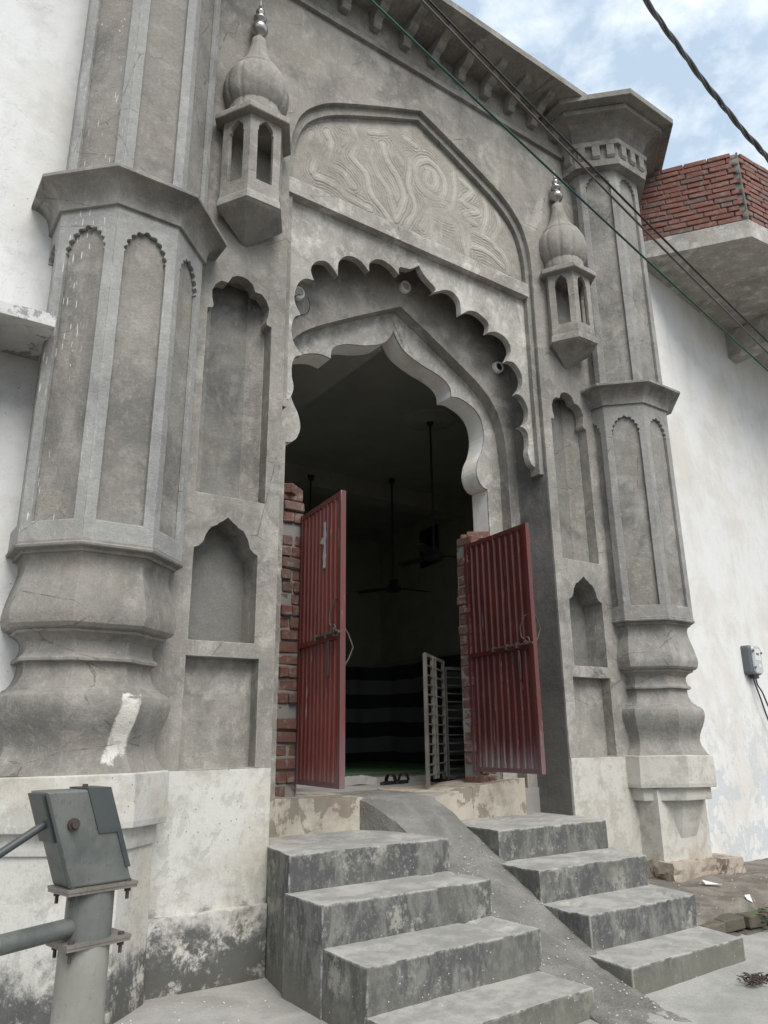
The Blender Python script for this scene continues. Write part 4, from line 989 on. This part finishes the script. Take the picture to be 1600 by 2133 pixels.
m = MB(); n_ = Vector((LD.y, -LD.x, 0)); vs = []; K_ = 60
rnd = random.Random(17)
for k in range(K_):
    z = 6.66+.825*k/(K_-1); e = .012+.05*max(0, noise.noise(Vector((0, 0, z*9))))*2+rnd.uniform(0, .008)
    if k in (50, 51, 52, 53): e += .075
    for t_ in (-.004, e*.5, e): vs.append(C+LD*t_-n_*(.010 if t_ < e*.9 else -.006)*1+Vector((0, 0, z)))
m.add(vs, [(k*3+i, k*3+i+1, k*3+i+4, k*3+i+3) for k in range(K_-1) for i in range(2)], 0, True)
m.build('corner_mortar', 'mortar', par)

# meter on the right-hand wall
ME = thing('electric_meter', 'grey electricity meter box with a clear front on the peeling white wall', 'meter', (4.15, .2, 2.22))
ua = Vector((math.cos(wa), math.sin(wa), 0)); va = Vector((-ua.y, ua.x, 0)); mo = Vector((4.16, wp(4.16)[1], 2.215))
Mx = Matrix(((ua.x, va.x, 0, mo.x), (ua.y, va.y, 0, mo.y), (0, 0, 1, mo.z), (0, 0, 0, 1)))
def rbox(m, x0, x1, y0, y1, z0, z1, rr, Mx, mi=0):
    pts = []
    for cx_, cz_, a0 in ((x1-rr, z1-rr, 0), (x0+rr, z1-rr, 90), (x0+rr, z0+rr, 180), (x1-rr, z0+rr, 270)):
        for k in range(5): a = R(a0+22.5*k); pts.append((cx_+rr*math.cos(a), cz_+rr*math.sin(a)))
    n = len(pts); cx_, cz_ = (x0+x1)/2, (z0+z1)/2
    vs = [Mx @ Vector((x, y1, z)) for x, z in pts]+[Mx @ Vector((x, y0+.012, z)) for x, z in pts]+[Mx @ Vector((cx_+(x-cx_)*.93, y0, cz_+(z-cz_)*.95)) for x, z in pts]
    m.add(vs, [(i, (i+1) % n, n+(i+1) % n, n+i) for i in range(n)]+[(n+i, n+(i+1) % n, 2*n+(i+1) % n, 2*n+i) for i in range(n)]+[tuple(range(2*n, 3*n))], mi)
m = MB(); rbox(m, -.08, .17, -.085, 0, -.02, .27, .03, Mx); m.build('meter_case', 'meter', ME)
m = MB(); rbox(m, -.045, .165, -.105, -.086, -.01, .268, .04, Mx); m.build('meter_cover', 'meter_cover', ME)
m = MB(); m.box(-.01, .13, -.108, -.1055, .12, .235, Mx); m.build('meter_face', 'label', ME)
m = MB(); m.box(.02, .09, -.110, -.1085, .175, .195, Mx); m.build('meter_display', 'meter', ME)
m = MB(); m.box(.05, .11, -.108, -.1055, .05, .085, Mx); m.build('meter_sticker', 'label', ME)
m = MB()
for x, z in ((-.04, .215), (-.04, .05), (.15, .20)): m.tube([Mx @ Vector((x, -.10, z)), Mx @ Vector((x, -.118, z))], .012, 10)
m.build('cover_screw', 'flange', ME)
m = MB(); m.box(.0, .11, -.07, -.02, -.055, -.019, Mx); m.build('cable_gland', 'black', ME)
for x, lb in ((.03, 'black cable looping down from the left of the meter box'), (.085, 'black cable running off to the right from the meter box')):
    m = MB(); e = 1.0 if x > .05 else .7
    m.tube(smooth([tuple(Mx @ Vector(p)) for p in ((x, -.045, -.05), (x+.01, -.05, -.12), (x+.07*e+.02, -.055, -.24*(.8 if x > .05 else 1)), (x+.24, -.05, -.52*(.7 if x > .05 else 1)), (x+.6, -.04, -.9*(.7 if x > .05 else 1)), (x+1.4, -.02, -1.1))], 5), .0075, 7)
    tag(m.build('meter_cable', 'black'), lb, 'cable', 'meter cables')

# ================================================================== OVERHEAD CABLES
def wire(a, b, rad, mat, label, sag=.05, ext=(1.2, 3)):
    a = Vector(a); b = Vector(b); d = b-a; A = a-d*ext[0]; B = b+d*ext[1]
    pts = []
    for i in range(41):
        t = i/40; p = A.lerp(B, t); s = ((p-a).dot(d)/d.dot(d)); p = p-Vector((0, 0, sag*4*s*(1-s)*(1 if 0 <= s <= 1 else .25))); pts.append(p)
    m = MB(); m.tube(pts, rad, 6); tag(m.build('overhead_cable', mat), label, 'cable', 'cables crossing in front of the gateway'); return pts
wire((-1.202, -1, 6.259), (3.221, -1, 4.84), .009, 'green_wire', 'thin dark green cable, lowest of the three in front of the facade', .03)
wire((-.774, -1, 6.56), (3.281, -1, 5.042), .0095, 'brown_wire', 'thin brown cable, middle one of the three in front of the facade', .03)
wire((-.708, -1, 6.606), (3.32, -1, 5.171), .0095, 'black', 'thin black cable, uppermost of the three in front of the facade', .03)
a = Vector((2.084, -1, 8.575)); b = Vector((4.061, -1, 7.67)); d = b-a
TC = thing('twisted_cable', 'thick twisted grey cable crossing the sky at top right', 'cable', tuple((a+b)/2))
dn = d.normalized(); e1 = dn.orthogonal().normalized(); e2 = dn.cross(e1)
for k in range(3):
    pts = []
    for i in range(260):
        t = -.6+2.6*i/259; ph = t*19+k*2*math.pi/3; cpt = a+d*t-Vector((0, 0, .10*4*t*(1-t) if 0 < t < 1 else 0))
        rr = .0155+.006*max(0, noise.noise(Vector((t*6, k*3.1, 0)))); pts.append(cpt+(e1*math.cos(ph)+e2*math.sin(ph))*rr)
    m = MB(); m.tube(pts, .0155 if k else .010, 7); m.build('strand', 'grey_cable', TC)

# ================================================================== HAND PUMP
HP = thing('hand_pump', 'blue-grey hand pump with leaning head, long handle and spout at the lower left', 'hand pump', (-2.55, -1.3, .3))
bb = R(78); uu = Vector((math.sin(bb), math.cos(bb), 0)); vv = Vector((-uu.y, uu.x, 0)); c0 = Vector((-2.78, -1.35, 0))
Mx = Matrix(((uu.x, vv.x, 0, c0.x), (uu.y, vv.y, 0, c0.y), (0, 0, 1, 0), (0, 0, 0, 1)))
pc = .235
def cyl(m, cx_, cy_, r0, r1, z0, z1, n=28): 
    vs = [Mx @ Vector((cx_+rr*math.cos(2*math.pi*k/n), cy_+rr*math.sin(2*math.pi*k/n), z)) for rr, z in ((r0, z0), (r1, z1)) for k in range(n)]
    m.add(vs, [(k, (k+1) % n, n+(k+1) % n, n+k) for k in range(n)], 0, True); m.add(vs[:n], [tuple(reversed(range(n)))]); m.add(vs[n:], [tuple(range(n))])
m = MB(); cyl(m, pc, 0, .080, .078, .1, .987); m.build('pedestal', 'pump_pipe', HP)
def flange(z, x0, x1, y0, y1, tilt=0):
    F = None
    for k, (dz, th) in enumerate(((0, .009), (.0095, .009))):
        m = MB(); e = .002*k; m.box(x0-e, x1+e, y0-e, y1+e, z+dz, z+dz+th, Mx)
        o = m.build('flange', 'flange', HP if k == 0 else F); F = F or o
    for x, y in ((x0+.022, y0+.022), (x1-.022, y0+.022), (x0+.022, y1-.022), (x1-.022, y1-.022)):
        m = MB(); cyl(m, x, y, .011, .011, z+.0185, z+.026, 6); cyl(m, x, y, .006, .006, z-.035, z, 8); cyl(m, x, y, .012, .012, z-.012, z-.001, 6); m.build('bolt', 'rust', F)
    return F
flange(.985, .140, .352, -.078, .07)
m = MB(); cyl(m, .241, 0, .074, .074, 1.003, 1.142); m.build('water_tank', 'pump', HP)
flange(1.142, .128, .362, -.078, .07)
for sx in ():   # gussets under the upper flange
    m = MB(); x = .241+sx*.066; x2 = .241+sx*.125; m.add([Mx @ Vector(p) for p in ((x, -.07, 1.1), (x, -.07, 1.141), (x2, -.09, 1.141), (x, -.06, 1.1), (x, -.06, 1.141), (x2, -.08, 1.141))], [(0, 1, 2), (5, 4, 3), (0, 2, 5, 3)]); m.build('gusset', 'pump', HP)
    m = MB(); m.add([Mx @ Vector(p) for p in ((x, -.07, .945), (x, -.07, .984), (x2, -.09, .984), (x, -.06, .945), (x, -.06, .984), (x2, -.08, .984))], [(0, 1, 2), (5, 4, 3), (0, 2, 5, 3)]); m.build('gusset', 'pump_pipe', HP)
lean = lambda z: -.112*(z-1.162)/.30
def para(m, x0, x1, y0, y1, z0, z1, mi=0):
    vs = [Mx @ Vector((x+lean(z), y, z)) for x in (x0, x1) for y in (y0, y1) for z in (z0, z1)]
    m.add(vs, [(0, 1, 3, 2), (4, 6, 7, 5), (0, 4, 5, 1), (2, 3, 7, 6), (0, 2, 6, 4), (1, 5, 7, 3)], mi)
m = MB(); para(m, .140, .352, -.058, .068, 1.161, 1.455); hb = m.build('pump_head', 'pump', HP)
bvm = hb.modifiers.new('bevel', 'BEVEL'); bvm.width = .007; bvm.segments = 2
m = MB(); para(m, .126, .140, -.045, .055, 1.30, 1.448); para(m, .134, .142, -.064, -.056, 1.165, 1.451); m.build('head_rear_lip', 'pump_dark', HP)
m = MB(); para(m, .276, .357, -.063, .073, 1.318, 1.460); para(m, .340, .357, -.0625, .073, 1.205, 1.318); m.build('inspection_cover', 'pump_dark', HP)
m = MB(); cyl(m, .30+lean(1.47), 0, .010, .010, 1.460, 1.470, 6); m.build('bolt', 'rust', HP)
m = MB(); n = 20
for rr, y0, y1 in ((.019, -.069, -.057), (.0115, -.080, -.069)):
    vs = [Mx @ Vector((.128+rr*math.cos(2*math.pi*k/n), y, 1.352+rr*math.sin(2*math.pi*k/n))) for y in (y1, y0) for k in range(n)]; m.add(vs, [(k, (k+1) % n, n+(k+1) % n, n+k) for k in range(n)]+[tuple(range(n, 2*n))])
m.build('axle_nut', 'rust', HP)
m = MB(); m.tube([Mx @ Vector(p) for p in ((.14, -.0, 1.395), (.04, -.01, 1.345), (-.07, -.02, 1.285), (-.45, -.05, 1.07))], [.013, .013, .013, .012], 10); m.build('pump_handle', 'pump_dark', HP)
m = MB(); m.tube([Mx @ Vector(p) for p in ((.20, -.0, 1.04), (.10, -.04, 1.044), (-.10, -.08, 1.042), (-.40, -.13, 1.03), (-.5, -.14, .99))], .0285, 20); m.build('spout', 'pump', HP)

# ================================================================== SMALL THINGS ON THE GROUND
BE = thing('brick_edging', 'row of old mossy bricks holding back the damp earth beside the steps', 'brick edging', (1.45, -1.0, .4))
BO = [brick_mesh('brick', .21, .11, .075, 50+k, 'brick_old') for k in range(4)]
rnd = random.Random(2)
for r_ in range(2):
    for i in range(4):
        x = 1.155+.225*i+(.09 if r_ else 0); y = -1.03-.015*i+(.02 if r_ == 0 else .045)
        o = bpy.data.objects.new('brick', BO[(i+r_) % 4]); link(o, BE); Wv = Vector(BE['_w'])
        o.location = Vector((x, y+rnd.uniform(-.015, .015), .395+.080*r_+rnd.uniform(-.004, .004)))-Wv; o.rotation_euler = (rnd.uniform(-.05, .05), rnd.uniform(-.05, .05), rnd.uniform(-.10, .06))
WE = thing('weed', 'small green weed growing beside the mossy bricks at the right edge', 'weed', (1.76, -1.08, .41))
rnd = random.Random(8)
for i in range(26):
    a = rnd.uniform(0, 6.28); l = rnd.uniform(.03, .09); h = rnd.uniform(.02, .13); bx, by = 1.76+rnd.uniform(-.09, .09), -1.08+rnd.uniform(-.05, .05)
    d = Vector((math.cos(a), math.sin(a), .3)); s_ = Vector((-math.sin(a), math.cos(a), 0))*l*.32; p = Vector((bx, by, .42+h))
    m = MB(); m.add([p, p+d*l*.45+s_, p+d*l, p+d*l*.45-s_, (bx, by, .41), (bx+.003, by, .41)], [(0, 3, 2, 1), (4, 5, 0)]); m.build('leaf', 'leaf', WE)
m = MB(); rnd = random.Random(4)
for i in range(70):
    p = Vector((.69+rnd.gauss(0, .045), -1.62+rnd.gauss(0, .025), .41+abs(rnd.gauss(0, .014)))); a = rnd.uniform(0, 6.28); l = rnd.uniform(.015, .05); d = Vector((math.cos(a), math.sin(a), rnd.uniform(-.3, .6)))*l
    m.tube([p, p+d*.5+Vector((0, 0, .006)), p+d], [.0035, .004, .001], 4)
tag(m.build('dry_debris', 'dryleaf'), 'clump of dark dry leaves on the concrete below the lowest step', 'leaf clump', kind=None)
def scrap(pts, label):
    m = MB(); vs = [Vector(p) for p in pts]; m.add(vs+[v+Vector((0, 0, .004)) for v in vs], [(3, 2, 1, 0), (4, 5, 6, 7), (0, 1, 5, 4), (1, 2, 6, 5), (2, 3, 7, 6), (3, 0, 4, 7)]); tag(m.build('paper_scrap', 'paper'), label, 'litter', 'paper scraps on the dirt')
def bh(x, y): return bz(x, y)+.012
scrap([(2.02, -.50, bh(2.02, -.5)), (2.13, -.56, bh(2.13, -.56)+.004), (2.15, -.53, bh(2.15, -.53)), (2.05, -.455, bh(2.05, -.455)+.02)], 'white scrap of paper on the dirt near the tower foot')
scrap([(1.93, -.86, bh(1.93, -.86)), (1.98, -.87, bh(1.98, -.87)), (1.99, -.85, bh(1.99, -.85)+.01), (1.95, -.835, bh(1.95, -.835))], 'tiny white scrap of paper at the right edge of the dirt')
# gravel chips on the ramp and yard: too many to count
m = MB(); rnd = random.Random(21)
for i in range(520):
    if i < 330:
        t = rnd.random(); j = int(t*(len(pf)-1)); y, z, a_, b_ = pf[j]; x = a_+(b_-a_)*rnd.random()
        if y > -.1: continue
        z += .004
    elif i < 420: x = rnd.uniform(-2.3, -1.4); y = rnd.uniform(-1.6, -.2); z = gz(x, y)
    else: x = rnd.uniform(1.2, 3.0); y = rnd.uniform(-1.0, -.3); z = bz(x, y)
    s_ = rnd.uniform(.0016, .0048); p = Vector((x, y, z+s_*.3))
    vs = [p+Vector((rnd.uniform(.6, 1)*s_*sx, rnd.uniform(.6, 1)*s_*sy, rnd.uniform(.4, 1)*s_*sz*.6)) for sx in (-1, 1) for sy in (-1, 1) for sz in (-1, 1)]
    m.add(vs, [(0, 1, 3, 2), (4, 6, 7, 5), (0, 4, 5, 1), (2, 3, 7, 6), (0, 2, 6, 4), (1, 5, 7, 3)])
tag(m.build('gravel', 'label'), 'pale grit and flakes scattered over the ramp and yard', 'gravel', kind='stuff')

for o in bpy.data.objects:
    if '_w' in o: del o['_w']
